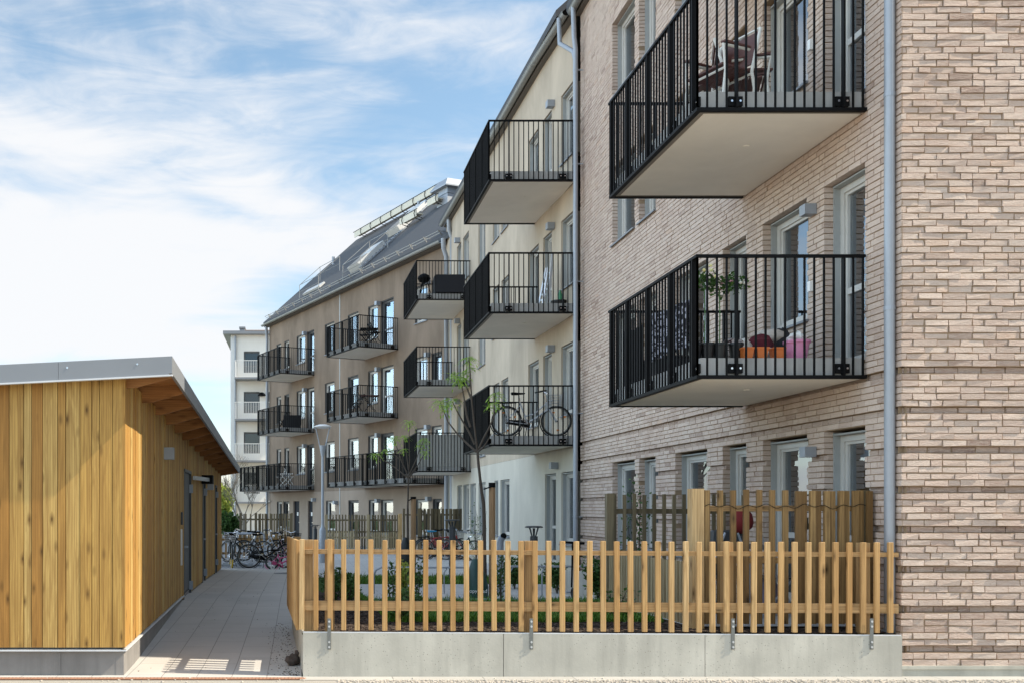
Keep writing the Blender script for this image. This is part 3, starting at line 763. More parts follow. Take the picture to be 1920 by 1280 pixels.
for z in (-.2,): mb.fbox(fT, fT.L - .02, fT.L, -10.8, -.01, -.3, ZTT); mb.fbox(fT, -.5, fT.L, -11, -10.8, -.3, ZTT)
mb.build('rear_wall', MT['taupe'], taupe)
mb = MB(); hh = 5.7 * math.tan(R(42)); mb.add([fT.p(fT.L - .01, 0, ZTT), fT.p(fT.L - .01, -11.4, ZTT), fT.p(fT.L - .01, -5.7, ZTT + hh)], [(0, 1, 2)]); mb.build('gable', MT['taupe'], taupe)
roof_prism('roof', fT, -2.5, fT.L + .15, ZTT, 10.9, taupe)
gutter(fT, .25, fT.L + .15, ZTT - .02, taupe, .36, 1.0)
sguard(fT, .5, fT.L, ZTT, taupe, .22)
MT['alu'] = MT['alu']
for px, zz in ((837, ZTT), (847.5, ZT)):
    y = 36.2 if px < 840 else 35.9; x = (px - CX) * y / F
    downpipe([(x, y, -.2), (x, y, zz - .75), (x - .12, y - .12, zz - .48), (x - .14, y - .14, zz - .10)], .085 if px < 840 else .08, taupe if px < 840 else beige)
x, y = fT.p(fT.L + .02, .12, 0)[:2]
downpipe([(x, y, -.2), (x, y, ZTT - .8), (x - .02, y - .15, ZTT - .5), (x - .05, y - .2, ZTT - .12)], .08, taupe)
uN = fT.u(746.5); uM = fT.u(589.5)
def tb(pxn, zb_, L=3.05, D=1.85, **k): return balcony(fT, fT.u(pxn), L, zb_, taupe, D=D, **k)
for lv in (1, 2): tb(746.5, 2.58 + 2.84 * lv); tb(589.5, 2.58 + 2.84 * lv)
tb(757, 2.58, 3.5); tb(833, 2.60, 3.2, 1.7); tb(589.5, 2.58, 3.05)
balcony(fT, fT.u(589.5) + 3.1, 2.6, 2.58, taupe, D=1.85)

# roof furniture on the brown building
AN = 42; ca, sa = math.cos(R(AN)), math.sin(R(AN))
def RP(u, s, h=0): return Vector(fT.p(u, .30 - s * ca + h * sa, ZTT + .14 + s * sa + h * ca))
def roof_us(px, py):
    o = Vector((0, 0, EYE)); dr = Vector(((px - CX) / F, 1, (CY - py) / F)); p0 = RP(0, 0)
    n3 = Vector((fT.n.x * sa, fT.n.y * sa, ca)); k = (p0 - o).dot(n3) / dr.dot(n3); q = o + dr * k - p0
    d3 = Vector((fT.d.x, fT.d.y, 0)); s3 = Vector((-fT.n.x * ca, -fT.n.y * ca, sa)); return q.dot(d3), q.dot(s3)
def rbox(mb, u0, u1, s0, s1, h0, h1, tn=.5):
    mb.hexa([RP(u0, s0, h0), RP(u0, s1, h0), RP(u1, s1, h0), RP(u1, s0, h0), RP(u0, s0, h1), RP(u0, s1, h1), RP(u1, s1, h1), RP(u1, s0, h1)], tn)
MT['walk'] = simple('cream_roof_walkway', (.62, .58, .47), .6, nscale=8)
SR = 5.75 / ca - .42
def walkway(u0, u1, s):
    mb = MB(); p = lambda u, ds, h: RP(u, s + ds, h)
    hz = Vector((0, 0, 1)); outn = Vector((fT.n.x, fT.n.y, 0))
    mb2 = MB()
    def q(u, o, z): return RP(u, s, 0) + outn * o + hz * z
    mb.hexa([q(u0, .02, .18), q(u0, .36, .18), q(u1, .36, .18), q(u1, .02, .18), q(u0, .02, .23), q(u0, .36, .23), q(u1, .36, .23), q(u1, .02, .23)])
    mb.hexa([q(u0, .36, .06), q(u0, .39, .06), q(u1, .39, .06), q(u1, .36, .06), q(u0, .36, .36), q(u0, .39, .36), q(u1, .39, .36), q(u1, .36, .36)])
    w = mb.build('roof_walkway', MT['walk'], taupe)
    mb2.tube([q(u0 - .1, .40, .38), q(u1 + .1, .40, .38)], .018, 6)
    u = u0 + .1
    while u < u1:
        mb2.tube([q(u, .40, .38), q(u, .45, .2), q(u, .38, .0), q(u, .1, -.05)], .018, 5); mb2.bar(q(u, 0, .05), q(u, .36, .14), .02, .02); u += 1.15
    mb2.build('walkway_bracket', MT['black'], w)
ul = fT.L; ua = roof_us(668, 447)[0]; walkway(roof_us(870, 330)[0], min(ua, ul) - 1.0, SR)
a = roof_us(757, 432); b = roof_us(800, 405); walkway(b[0], a[0], (a[1] + b[1]) / 2)
a = roof_us(815, 392); b = roof_us(834, 382); walkway(b[0], a[0], (a[1] + b[1]) / 2)
def ladder(p, q):
    (u0, s0), (u1, s1) = roof_us(*p), roof_us(*q); uu = (u0 + u1) / 2
    mb = MB()
    for du in (-.17, .17): mb.bar(RP(uu + du, s0, .08), RP(uu + du, s1, .08), .04, .05)
    s = s0
    while s < s1: mb.bar(RP(uu - .17, s, .09), RP(uu + .17, s, .09), .05, .02); s += .28
    mb.build('roof_ladder', MT['galv'], taupe)
ladder((682, 502), (757, 432)); ladder((786, 402), (812, 380))
def hatch(c, w, l, h, rail=True, glass=True):
    u, s = roof_us(*c); mb = MB(); rbox(mb, u - w / 2, u + w / 2, s, s + l, 0.0, h); 
    o = mb.build('roof_hatch', MT['hatch'], taupe)
    mb = MB(); mb.hexa([RP(u - w * .35, s + .05, h), RP(u - w * .35, s + l * .45, h), RP(u + w * .35, s + l * .45, h), RP(u + w * .35, s + .05, h)] + [RP(u - w * .35, s + .05, h + .02), RP(u - w * .35, s + l * .45, h + .02), RP(u + w * .35, s + l * .45, h + .02), RP(u + w * .35, s + .05, h + .02)]); mb.build('hatch_glass', MT['hatch_g'], o)
MT['hatch'] = simple('pale_hatch_sheet', (.60, .60, .58), .45, .3, nscale=4); MT['hatch_g'] = simple('hatch_dark_panel', (.22, .20, .17), .4)
hatch((668, 508), 1.15, 1.75, .30); hatch((740, 440), 1.2, 2.1, .30)
def hrail(pts_l, r=.022, posts=()):
    mb = MB()
    for pl in pts_l: mb.tube([PX2(*p) for p in pl], r, 6)
    mb.build('hatch_rail', MT['alu_d'], taupe)
def frame_rail(u0, u1, s0, s1, H=1.05, nb=3):
    mb = MB(); up = Vector((0, 0, 1))
    P = lambda u, s, z: RP(u, s, 0) + up * z
    for s in (s0, s1):
        mb.tube([P(u0, s, 0), P(u0, s, H), P(u1, s, H), P(u1, s, 0)], .016, 5); mb.tube([P(u0, s, H * .5), P(u1, s, H * .5)], .012, 5)
    for u in (u0, u1): mb.tube([P(u, s0, H), P(u, s1, H)], .016, 5)
    mb.build('hatch_railing', MT['alu_d'], taupe)
c = roof_us(667, 512); frame_rail(c[0] - .9, c[0] + .9, c[1] - .3, c[1] + 1.6, .75)
c = roof_us(575, 556); frame_rail(c[0] - 1.3, c[0] + 1.1, c[1] + .1, c[1] + 1.7, .75)
mb = MB(); rbox(mb, c[0] - 1.2, c[0] + .9, c[1] + .3, c[1] + .7, .02, .12); mb.build('roof_flashing', MT['hatch'], taupe)
# vent stack, small pipes
u, s = roof_us(829, 386)
def rv(u, o, z): q = RP(u, s, 0) + Vector((fT.n.x, fT.n.y, 0)) * o; return (q.x, q.y, q.z + z)
def vbox(mb, u0, u1, o0, o1, z0, z1, in0=0, in1=0):
    mb.hexa([rv(u0 + in0, o0 + in0, z0), rv(u1 - in0, o0 + in0, z0), rv(u1 - in0, o1 - in0, z0), rv(u0 + in0, o1 - in0, z0), rv(u0 + in1, o0 + in1, z1), rv(u1 - in1, o0 + in1, z1), rv(u1 - in1, o1 - in1, z1), rv(u0 + in1, o1 - in1, z1)])
vent = MB(); vbox(vent, u - .45, u + .45, -.95, .0, -.9, .45); vo = vent.build('vent_stack', MT['galv'], taupe)
vent = MB(); vbox(vent, u - .47, u + .47, -.97, .02, .46, .80); vent.build('vent_collar', MT['galv'], vo)
vent = MB(); vbox(vent, u - .68, u + .68, -1.18, .23, .78, 1.12, 0, .24); vbox(vent, u - .68, u + .68, -1.18, .23, .72, .78); vent.build('vent_cowl', MT['galv'], vo)
mb = MB()
for c in ((625, 497), (785, 395)):
    uu, ss = roof_us(*c); q = RP(uu, ss, 0); mb.tube([q, q + Vector((0, 0, .45))], .08, 8)
mb.build('vent_pipe', MT['galv'], taupe)

# ------------------------------------------------------------------ white building far left
wy = 68.0; sW = F / wy
XW = lambda px: (px - CX) / sW
ZW = lambda py: EYE + (CY - py) / sW
fW = Fr((XW(640), wy), (XW(433), wy))
whiteb = thing('white_apartment_building', 'tall pale cream apartment building with white railed balconies, far beyond the shed', 'building', (XW(470) + 4, wy + 4, 0))
WO = []
for k in range(5):
    z1 = ZW(658 + 75.5 * k); z0 = ZW(698 + 75.5 * k)
    if z1 < 2: continue
    WO.append((fW.u(487), fW.u(457), z0, z1)); WO.append((fW.u(505), fW.u(498), z0 - .5, z1))
wall('wall', fW, 0, fW.L, -.5, ZW(628), WO, MT['cream'], whiteb, .15)
mb = MB(); mb.box(XW(433) - .02, XW(433) + .27, wy - .06, wy + .0, -.5, ZW(632)); mb.build('corner_pier', MT['white'], whiteb)
mb = MB(); mb.box(XW(433), XW(640), wy + 10, wy + 10.2, -.5, ZW(628)); mb.box(XW(433), XW(433) + .2, wy + .1, wy + 10, -.5, ZW(628)); mb.build('side_wall', MT['cream'], whiteb)
for o in WO:
    fw_ = window(fW, o[0], o[1], o[2], o[3], whiteb, .02, 'lining', 'frame_d', sill=False, fw=.05, glass='pane_far')
mb = MB(); mb.box(XW(419), XW(650), wy - .45, wy + 11, ZW(628), ZW(622)); 
mb.build('roof', MT['zinc'], whiteb)
mb = MB(); mb.box(XW(446), XW(456), wy + 2, wy + 2.6, ZW(625), ZW(604)); mb.box(XW(445), XW(457), wy + 1.9, wy + 2.7, ZW(606), ZW(603)); mb.build('chimney', MT['zinc'], whiteb)
mb = MB(); mb.box(XW(457), XW(640), wy + 1.6, wy + 8, ZW(622), ZW(611)); mb.build('roof_penthouse', MT['rafter'], whiteb)
for k in range(4):
    zr = ZW(679.5 + 76.5 * k); zs_ = zr - 1.18
    mb = MB(); mb.box(XW(442), XW(560), wy - 1.2, wy - .01, zs_ - .10, zs_ + .02); sl_ = mb.build('balcony', MT['zinc'], whiteb)
    mb = MB(); x = XW(443)
    while x < XW(558): mb.box(x - .012, x + .012, wy - 1.20, wy - 1.18, zs_, zr); x += .115
    mb.box(XW(442), XW(560), wy - 1.22, wy - 1.17, zr - .04, zr)
    yy = wy - 1.2
    while yy < wy - .05: mb.box(XW(443) - .02, XW(443), yy, yy + .02, zs_, zr); yy += .12
    mb.box(XW(443) - .03, XW(443), wy - 1.2, wy - .02, zr - .04, zr); mb.build('railing', MT['white'], sl_)
mb = MB(); mb.tube([(XW(441.5), wy - .12, -.3), (XW(441.5), wy - .12, ZW(630))], .06, 8); mb.build('downpipe', MT['galv'], whiteb)
mb = MB(); mb.lathe((XW(491), wy - .25, ZW(742)), [(.28, 0), (.26, .1), (.14, .22), (.0, .25)], 12); mb.build('wall_lamp', MT['black'], whiteb)
# ------------------------------------------------------------------ timber shed
SW = Fr((-1.77, 9.73), (-1.77 - .0253 * 16.7, 9.73 + 16.7))   # path side wall: n points to -x, so outward is w<0
fSf = Fr((-1.77, 9.73), (-7.5, 9.73))                        # front, n -> -y
shed = thing('timber_shed', 'long yellow pine board shed with a grey metal roof edge, left of the path', 'shed', (-3, 15, 0))
def shed_top(y): return 3.16 - (y - 9.73) * .0195
mb = MB(); r1 = random.Random(11)
edges = [234, 211, 186, 172, 150, 123, 108, 80, 59, 44, 17, -6, -30, -48, -75, -95, -120] + [-120 - 23 * i - (i * 7) % 11 for i in range(1, 31)]
for a, b in zip(edges, edges[1:]):
    x1 = (a - CX) / 187.05 - .0; x0 = (b - CX) / 187.05
    mb.box(x0 + .003, x1 - .003, 9.730 + r1.uniform(0, .006), 9.76, .285, 2.99 - .07 * (-1.77 - x1) * .3, r1.random())
mb.build('front_cladding', MT['clad'], shed)
mb = MB()
def sp_(u, o, z): return SW.p(u, -o, z)     # o outward to the path
def sbox(mb, u0, u1, o0, o1, z0, z1, tn=None):
    mb.hexa([sp_(u0, o0, z0), sp_(u0, o1, z0), sp_(u1, o1, z0), sp_(u1, o0, z0), sp_(u0, o0, z1), sp_(u0, o1, z1), sp_(u1, o1, z1), sp_(u1, o0, z1)], tn)
doors = [(SW.u(345), SW.u(358.5), 2.30), (SW.u(380), SW.u(385.5), 2.25), (SW.u(403), SW.u(407), 2.22)]
u = .0; k = 0
while u < SW.L:
    w = r1.choice((.12, .145, .07, .095, .12)); e = min(u + w, SW.L); y = 9.73 + u
    z0 = .285 if y < 15.6 else max(.02, min(.285, gp(y) + .03))
    for d in doors:
        if d[0] < (u + e) / 2 < d[1]: z0 = d[2] + .03
    sbox(mb, u + .003, e - .003, -.03, r1.uniform(-.004, .003), z0, shed_top(y) - .16, r1.random()); u = e
mb.build('side_cladding', MT['clad'], shed)
mb = MB(); sbox(mb, .06, SW.L, -.08, -.031, .27, 2.85); mb.box(-7.5, -1.83, 9.764, 9.78, .27, 2.85); mb.build('backing', MT['dkgrey'], shed)
for i, d in enumerate(doors):
    mb = MB(); sbox(mb, d[0], d[1], -.12, -.06, .02, d[2]); dd = mb.build('door', MT['dkgrey'], shed)
    mb = MB(); gd = gp(9.73 + d[0]) - .02; sbox(mb, d[0], d[0] + .05, -.06, .004, gd, d[2] + .03); sbox(mb, d[1] - .05, d[1], -.06, .004, gd, d[2] + .03); sbox(mb, d[0] + .05, d[1] - .05, -.06, .012, d[2] - .02, d[2] + .03); mb.build('door_frame', MT['dkgrey'], dd)
    for hz_ in (1.95, .25): mb = MB(); sbox(mb, d[1] - .07, d[1] - .02, -.03, .035, hz_, hz_ + .15); mb.build('hinge', MT['galv'], dd)
    mb = MB(); sbox(mb, d[0] + .1, d[0] + .22, -.05, .05, 1.03, 1.06); mb.build('handle', MT['galv'], dd)
mb = MB(); sbox(mb, doors[0][0] - .55, doors[0][0] - .45, .0, .02, .78, 1.35); mb.build('door_plate', MT['alu'], shed)
mb = MB(); sbox(mb, doors[0][0] - .55, doors[0][0] - .47, .0, .03, 1.42, 1.62); mb.build('lock_box', MT['dkgrey'], shed)
mb = MB(); mb.bar(sp_(doors[0][1] + .05, .05, 2.22), sp_(doors[0][1] + 2.2, .16, 2.25), .05, .07); mb.build('door_arm', MT['alu'], shed)
mb = MB(); sbox(mb, doors[0][1] + 2.1, doors[0][1] + 2.45, .02, .24, 2.17, 2.34); mb.build('arm_motor', MT['black'], shed)
for px in (311, 392):
    mb = MB(); uu = SW.u(px - 3); z = EYE - (848 - CY) * (9.73 + SW.u(305)) / F if px == 311 else 2.16
    sbox(mb, uu - .07, uu + .07, .002, .13, z - .08, z + .08); mb.build('wall_lamp', MT['galv'], shed)
# plinth with front/side faces
mb = MB()
for x0, x1 in ((-7.5, -4.0), (-3.997, -2.427), (-2.424, -1.795)): mb.box(x0, x1, 9.772, 9.85, -.05, .245)
mb.build('plinth_front', MT['plinth_dk'], shed)
mb = MB()
for a, b in ((.042, 3.0), (3.003, 6.1)): sbox(mb, a, b, -.10, -.022, -.05, .245)
sbox(mb, 6.1, SW.L - .02, -.10, -.034, -.05, .245)
mb.build('plinth_side', MT['plinth_dk'], shed)
mb = MB(); mb.box(-7.5, -1.765, 9.722, 9.76, .247, .262); sbox(mb, 0, 6.1, -.04, .012, .247, .262); mb.build('drip_flashing', MT['fascia_lit'], shed)
# roof slab, fascia, rafters
mb = MB()
OV = .455
def rz_(x, y): return 3.16 - (y - 9.69) * .0195 - .05 * (-1.315 - x)
def rfp(x, y, dz_=0): return (x, y, rz_(x, y) + dz_)
xe = lambda y: -1.315 - .0253 * (y - 9.69)
ya, yb = 9.59, 26.9
v = [rfp(-7.5, ya, -.06), rfp(xe(ya), ya, -.06), rfp(xe(yb), yb, -.06), rfp(-7.5, yb, -.06), rfp(-7.5, ya, -.005), rfp(xe(ya), ya, -.005), rfp(xe(yb), yb, -.005), rfp(-7.5, yb, -.005)]
mb.hexa(v); roof_ = mb.build('roof_deck', MT['rafter'], shed)
mb = MB(); t = .165
for x0, x1 in ((-7.5, -2.40), (-2.397, xe(ya) + .004)):
    mb.hexa([rfp(x0, ya - .03, -t), rfp(x1, ya - .03, -t), rfp(x1, ya - .001, -t), rfp(x0, ya - .001, -t), rfp(x0, ya - .03, .012), rfp(x1, ya - .03, .012), rfp(x1, ya - .001, .012), rfp(x0, ya - .001, .012)])
f_ = mb.build('fascia', MT['zinc'], shed)
mb = MB(); mb.hexa([rfp(xe(ya) + .004, ya - .03, -t + .01), rfp(xe(ya) + .034, ya - .03, -t + .01), rfp(xe(yb) + .034, yb, -t + .01), rfp(xe(yb) + .004, yb, -t + .01),
                    rfp(xe(ya) + .004, ya - .03, .012), rfp(xe(ya) + .034, ya - .03, .012), rfp(xe(yb) + .034, yb, .012), rfp(xe(yb) + .004, yb, .012)]); mb.build('fascia', MT['zinc'], shed)
mb = MB(); mb.hexa([rfp(-7.5, ya - .045, -t - .018), rfp(xe(ya) + .04, ya - .045, -t - .018), rfp(xe(ya) + .04, ya - .0, -t - .018), rfp(-7.5, ya - .0, -t - .018),
                    rfp(-7.5, ya - .045, -t - .003), rfp(xe(ya) + .04, ya - .045, -t - .003), rfp(xe(ya) + .04, ya - .0, -t - .003), rfp(-7.5, ya - .0, -t - .003)]); mb.build('drip_edge', MT['fascia_lit'], shed)
mb = MB()
for x in (-1.62, -2.31, -2.99, -3.7): mb.tube([(x, ya - .036, rz_(x, ya) - .05), (x, ya - .03, rz_(x, ya) - .05)], .010, 8)
mb.build('fascia_screw', MT['chrome'], shed)
y = 9.80
while y < 26.6:
    mb = MB(); xw = -1.77 - .0253 * (y - 9.73); x1 = xe(y) + .0
    h = .18
    A = [rfp(xw - .2, y, -.06 - h), rfp(xw + .10, y, -.06 - h), rfp(x1, y, -.06 - .10), rfp(x1, y, -.061), rfp(xw - .2, y, -.061)]
    B = [(a[0], a[1] + .045, a[2]) for a in A]
    mb.add(A + B, [(0, 1, 2, 3, 4), (9, 8, 7, 6, 5), (0, 5, 6, 1), (1, 6, 7, 2), (2, 7, 8, 3), (3, 8, 9, 4)], r1.random())
    mb.build('rafter', MT['rafter'], shed); y += 1.16
mb = MB(); yv = 26.9; mb.hexa([(xe(yv) - .7, yv, 2.55), (xe(yv) + .03, yv, 2.66), (xe(yv) + .03, yv + .03, 2.66), (xe(yv) - .7, yv + .03, 2.55), (xe(yv) - .7, yv, rz_(xe(yv), yv)), (xe(yv) + .03, yv, rz_(xe(yv), yv)), (xe(yv) + .03, yv + .03, rz_(xe(yv), yv)), (xe(yv) - .7, yv + .03, rz_(xe(yv), yv))]); mb.build('barge_board', MT['rafter'], shed)

# ------------------------------------------------------------------ retaining wall, drain, gravel, stone
ret = thing('retaining_wall', 'low pale concrete wall under the new pine picket fence, facing the street', 'concrete wall', (3, 9.75, 0))
zt_ = lambda x: .437 - .0055 * x
for a, b in ((.012, 2.012), (2.018, 4.026), (4.032, 6.0)):
    mb = MB(); mb.hexa([(a, 9.70, -.1), (b, 9.70, -.1), (b, 9.80, -.1), (a, 9.80, -.1), (a, 9.70, zt_(a)), (b, 9.70, zt_(b)), (b, 9.80, zt_(b)), (a, 9.80, zt_(a))]); mb.build('wall_panel', MT['conc'], ret)
mb = MB(); mb.hexa([(.012, 9.801, -.1), (.09, 9.801, -.1), (-.04, 12.9, -.1), (-.13, 12.9, -.1), (.012, 9.801, .43), (.09, 9.801, .43), (-.04, 12.9, .36), (-.13, 12.9, .36)]); mb.build('side_panel', MT['conc'], ret)
mb = MB()
for a, b in ((.012, 2.0), (2.0, 4.2), (4.2, 5.99)): mb.bar((a, 9.708, zt_(a) + .006), (b, 9.708, zt_(b) + .006), .012, .010)
mb.build('cap_strip', MT['fascia_lit'], ret)
dr = MB(); x = -4.6
while x < .02:
    dr.hexa([(x, 9.575, -.008), (x + .022, 9.575, -.008), (x + .034, 9.625, -.008), (x + .012, 9.625, -.008), (x, 9.575, .001), (x + .022, 9.575, .001), (x + .034, 9.625, .001), (x + .012, 9.625, .001)]); x += .036
dr.box(-4.6, .02, 9.560, 9.574, -.008, .003); dr.box(-4.6, .02, 9.626, 9.640, -.008, .003)
o = dr.build('drain_grate', MT['rust'], None); tag(o, 'long rusty slotted drain grate along the street edge in front of shed and path', 'drain grate')
MT['slot'] = simple('drain_slot', (.01, .01, .01), .9); 
mb = MB(); mb.box(-4.6, .02, 9.574, 9.626, -.0115, -.009); o = mb.build('drain_channel', MT['slot'], bpy.data.objects['drain_grate'])
mb = MB(); r2 = random.Random(3)
for i in range(2600):
    x = r2.uniform(.35, 7.5); y = 9.50 - abs(r2.gauss(0, .10)) + r2.uniform(-.02, .012); s = r2.uniform(.004, .013)
    if r2.random() < .05: x = r2.uniform(-3.5, 6); y = r2.uniform(9.2, 9.6)
    mb.cbox((x, y, .002), s * 1.6, s * 1.2, s, Matrix.Rotation(r2.uniform(0, 3), 3, 'Z'), r2.random())
o = mb.build('gravel', MT['gravel'], base=(0, 0, 0)); tag(o, 'pale loose gravel scattered along the street edge', 'gravel', kind='stuff')
mb = MB()
for i in range(380):
    y = 9.75 + r2.random() ** 1.4 * 3.6; x = -.02 - .05 * (y - 9.8) - abs(r2.gauss(0, .13)); s_ = r2.uniform(.002, .008)
    if i % 9 == 0: x = r2.uniform(-1.7, 0); y = r2.uniform(9.7, 20)
    mb.cbox((x, y, gp(y) + .002), s_ * 1.6, s_ * 1.2, s_, Matrix.Rotation(r2.uniform(0, 3), 3, 'Z'), r2.random())
MT['grit'] = simple('dark_grit', (.10, .08, .06), .95)
o = mb.build('grit', MT['grit'], base=(0, 0, 0)); tag(o, 'dark soil grit washed over the path beside the concrete wall', 'grit', kind='stuff')
mb = MB(); mb.blob((-.10, 10.4, .055), .075, .09, .065, 9, 6, .25, seed=4); mb.blob((-.055, 10.4, .12), .03, .04, .035, 7, 5, .3, seed=5)
MT['stone'] = simple('brown_stone', (.07, .05, .04), .9, nscale=20, namt=.5, bmp=.6)
o = mb.build('stone', MT['stone']); tag(o, 'rough dark brown stone lying on the path beside the concrete wall corner', 'stone')
mb = MB(); mb.tube([(-.36, 24.0, gp(24)), (-.36, 24.0, gp(24) + .008)], .33, 28); o = mb.build('manhole_cover', MT['dkgrey']); tag(o, 'round dark manhole cover in the path below the pink child bicycle', 'manhole cover')

# ------------------------------------------------------------------ pine picket fence on the concrete wall
ff = thing('picket_fence', 'new yellow pine picket fence standing on the low concrete wall', 'fence', (3, 9.76, .44))
sag = lambda x: -.0055 * x
first = None; P0x = (253 / 3.31 + 540 - CX) / 187.0 - .0
pitch = 25.6 / 187.0
xs = [(561.5 + 4 - CX) / 187, (592 - CX) / 187] + [(618.5 - CX) / 187 + pitch * i for i in range(42)]
pk = MB(); pk.box(-.0245, .0245, -.017, .017, 0, .905)
pkm = None
def bevel_mesh(me, w=.003):
    import bmesh
    bm = bmesh.new(); bm.from_mesh(me)
    es = [e for e in bm.edges]
    bmesh.ops.bevel(bm, geom=es, offset=w, segments=1, affect='EDGES', profile=.5); bm.to_mesh(me); bm.free()
r4 = random.Random(5)
def put_picket(x, y, z, parent, rz=0, tilt=0):
    global pkm
    o3 = ORG[parent.name]
    if pkm is None:
        ob = pk.build('picket', MT['picket'], None, base=(0, 0, 0)); bevel_mesh(ob.data); pkm = ob
    else:
        ob = pkm.copy(); COL.objects.link(ob)
    ob.parent = parent; ob.location = (x - o3[0], y - o3[1], z - o3[2]); ob.rotation_euler = (0, tilt, rz); return ob
for x in xs:
    if x < 6.0: put_picket(x + r4.uniform(-.002, .002), 9.722 + r4.uniform(-.001, .003), .463 + sag(x) + r4.uniform(-.003, .004), ff, 0, r4.uniform(-.004, .004))
def railbar(x0, x1, zc, h, parent, y0=9.742, y1=9.787, nm='rail'):
    mb = MB(); mb.hexa([(x0, y0, zc - h / 2 + sag(x0)), (x1, y0, zc - h / 2 + sag(x1)), (x1, y1, zc - h / 2 + sag(x1)), (x0, y1, zc - h / 2 + sag(x0)),
                        (x0, y0, zc + h / 2 + sag(x0)), (x1, y0, zc + h / 2 + sag(x1)), (x1, y1, zc + h / 2 + sag(x1)), (x0, y1, zc + h / 2 + sag(x0))], r4.random()); return mb.build(nm, MT['rail'], parent)
for a, b in ((.0, 2.25), (2.252, 4.25), (4.252, 5.99)): railbar(a, b, 1.246, .045, ff); railbar(a, b, .705, .095, ff)
MT['post'] = wood('pine_post', (.40, .24, .10), (.46, .28, .125), (.52, .33, .15), along='Z', knots=False)
for px in (578.5, 618.5, 996, 1371, 1629):
    x = (px - CX) / 187; 
    mb = MB(); mb.box(x - .047, x + .047, 9.789, 9.88, .44 + sag(x), 1.362 + sag(x), r4.random()); mb.build('post', MT['post'], ff)
for px in (617, 994.5, 1371, 1630):
    x = (px - CX) / 187; mb = MB(); mb.box(x - .017, x + .017, 9.690, 9.697, .27, .58); b_ = mb.build('bracket', MT['steel'], ff)
    for z in (.295, .345, .50, .55): mb = MB(); mb.tube([(x, 9.683, z), (x, 9.69, z)], .011, 8); mb.build('bolt', MT['alu'], b_)
# return fence along the path
side_f = thing('picket_fence', 'short run of the pine picket fence turning back along the paved path', 'fence', (-.08, 11.3, .4))
A = Vector((-.012, 9.80)); B = Vector((-.15, 12.75)); n = 21
for i in range(n + 1):
    q = A.lerp(B, i / n); put_picket(q.x - .03, q.y, .455 - .05 * i / n, side_f, R(90) + .047)
for zc, h in ((1.24, .045), (.70, .095)):
    mb = MB(); mb.bar((A.x + .01, A.y, zc), (B.x + .01, B.y, zc - .05), .045, h); mb.build('rail', MT['rail'], side_f)
for i in (10, 20):
    q = A.lerp(B, i / n); mb = MB(); mb.box(q.x + .035, q.x + .13, q.y - .045, q.y + .045, .35, 1.31); mb.build('post', MT['post'], side_f)

def fence(label, segs, mat, posts=(), rails=(), group=None, loc=None, postmat=None, post_w=.10, cat='fence'):
    """segs: (P, Q, z0, z1, pitch, picket_w, thick)"""
    loc = loc or (segs[0][0][0], segs[0][0][1], segs[0][2])
    f = thing('slat_fence', label, cat, loc, group); rr = random.Random(int(abs(loc[0] * 100)) + 3)
    for (P, Q, z0, z1, pitch, pw, th) in segs:
        fr = Fr(P, Q); mb = MB(); u = pw / 2
        while u < fr.L:
            mb.fbox(fr, u - pw / 2, u + pw / 2, -th / 2, th / 2, z0 + rr.uniform(-.01, .01), z1 + rr.uniform(-.012, .012), rr.random()); u += pitch
        mb.build('slat_panel', MT[mat], f)
    for (P, Q, z, h) in rails:
        mb = MB(); fr = Fr(P, Q); mb.fbox(fr, 0, fr.L, -.06, -.025, z - h / 2, z + h / 2, rr.random()); mb.build('rail', MT[mat], f)
    for (x, y, z0, z1, pm) in posts:
        mb = MB(); mb.box(x - post_w / 2, x + post_w / 2, y - .05, y + .05, z0, z1, rr.random()); mb.build('post', MT[pm], f)
    return f
YP = 10.2; xa = lambda px, Y: (px - CX) * Y / F
g0 = .41
ps = thing('patio_screen', 'tall front pine screen of the patio, with a thick pale post at its left end', 'fence', (5, YP, g0))
mb = MB(); mb.box(xa(1293, YP), xa(1315.5, YP), YP - .07, YP + .06, g0, 1.885, .9); mb.build('post', MT['picket'], ps)
mb = MB(); mb.box(xa(1613, YP), xa(1632, YP), YP - .0, YP + .10, g0, 1.87, .2); mb.build('post', MT['olive'], ps)
r5 = random.Random(8)
x = xa(1323, YP)
for i in range(7):
    mb = MB(); mb.box(x - .027, x + .027, YP - .05, YP - .016, g0 + .06, 1.872 + r5.uniform(-.004, .004), r5.random()); mb.build('slat', MT['oldpine'], ps); x += .1365
for i in range(11):
    mb = MB(); mb.box(x - .029, x + .029, YP - .05 + (.036 if i % 2 else 0), YP - .016 + (.036 if i % 2 else 0), g0 + .06, 1.866 + r5.uniform(-.006, .004), r5.random()); mb.build('slat', MT['oldpine'], ps); x += .0745
for zc in (1.68, 1.13, .60):
    mb = MB(); mb.box(xa(1315, YP), xa(1615, YP), YP + .022, YP + .06, zc - .03, zc + .03, r5.random()); mb.build('rail', MT['rail_d'] if 'rail_d' in MT else MT['rail'], ps)
mb = MB(); pts = []
for i in range(60):
    xx = xa(1317, YP) + i * .0285; pts.append((xx, YP - .058 - .004 * math.sin(i * 1.3), 1.70 + .016 * math.sin(i * .9) + .012 * math.sin(i * .37)))
mb.tube(pts, .0035, 5); o = mb.build('cable', MT['black']); tag(o, 'thin black string light cable wound along the top rail of the patio screen', 'cable')
YB = 13.2
bx = lambda px: xa(px, YB)
fence('dark weathered open slat screen at the back of the brick building patio', [((bx(1312 + 290), YB), (bx(1152), YB), .33, 1.87, .135, .045, .03)], 'olive',
      posts=((bx(1143), YB, .3, 1.88, 'olive'), (bx(1300), YB, .3, 1.87, 'olive')), rails=(((bx(1600), YB), (bx(1145), YB), 1.64, .07),), loc=(5.0, YB, .3))
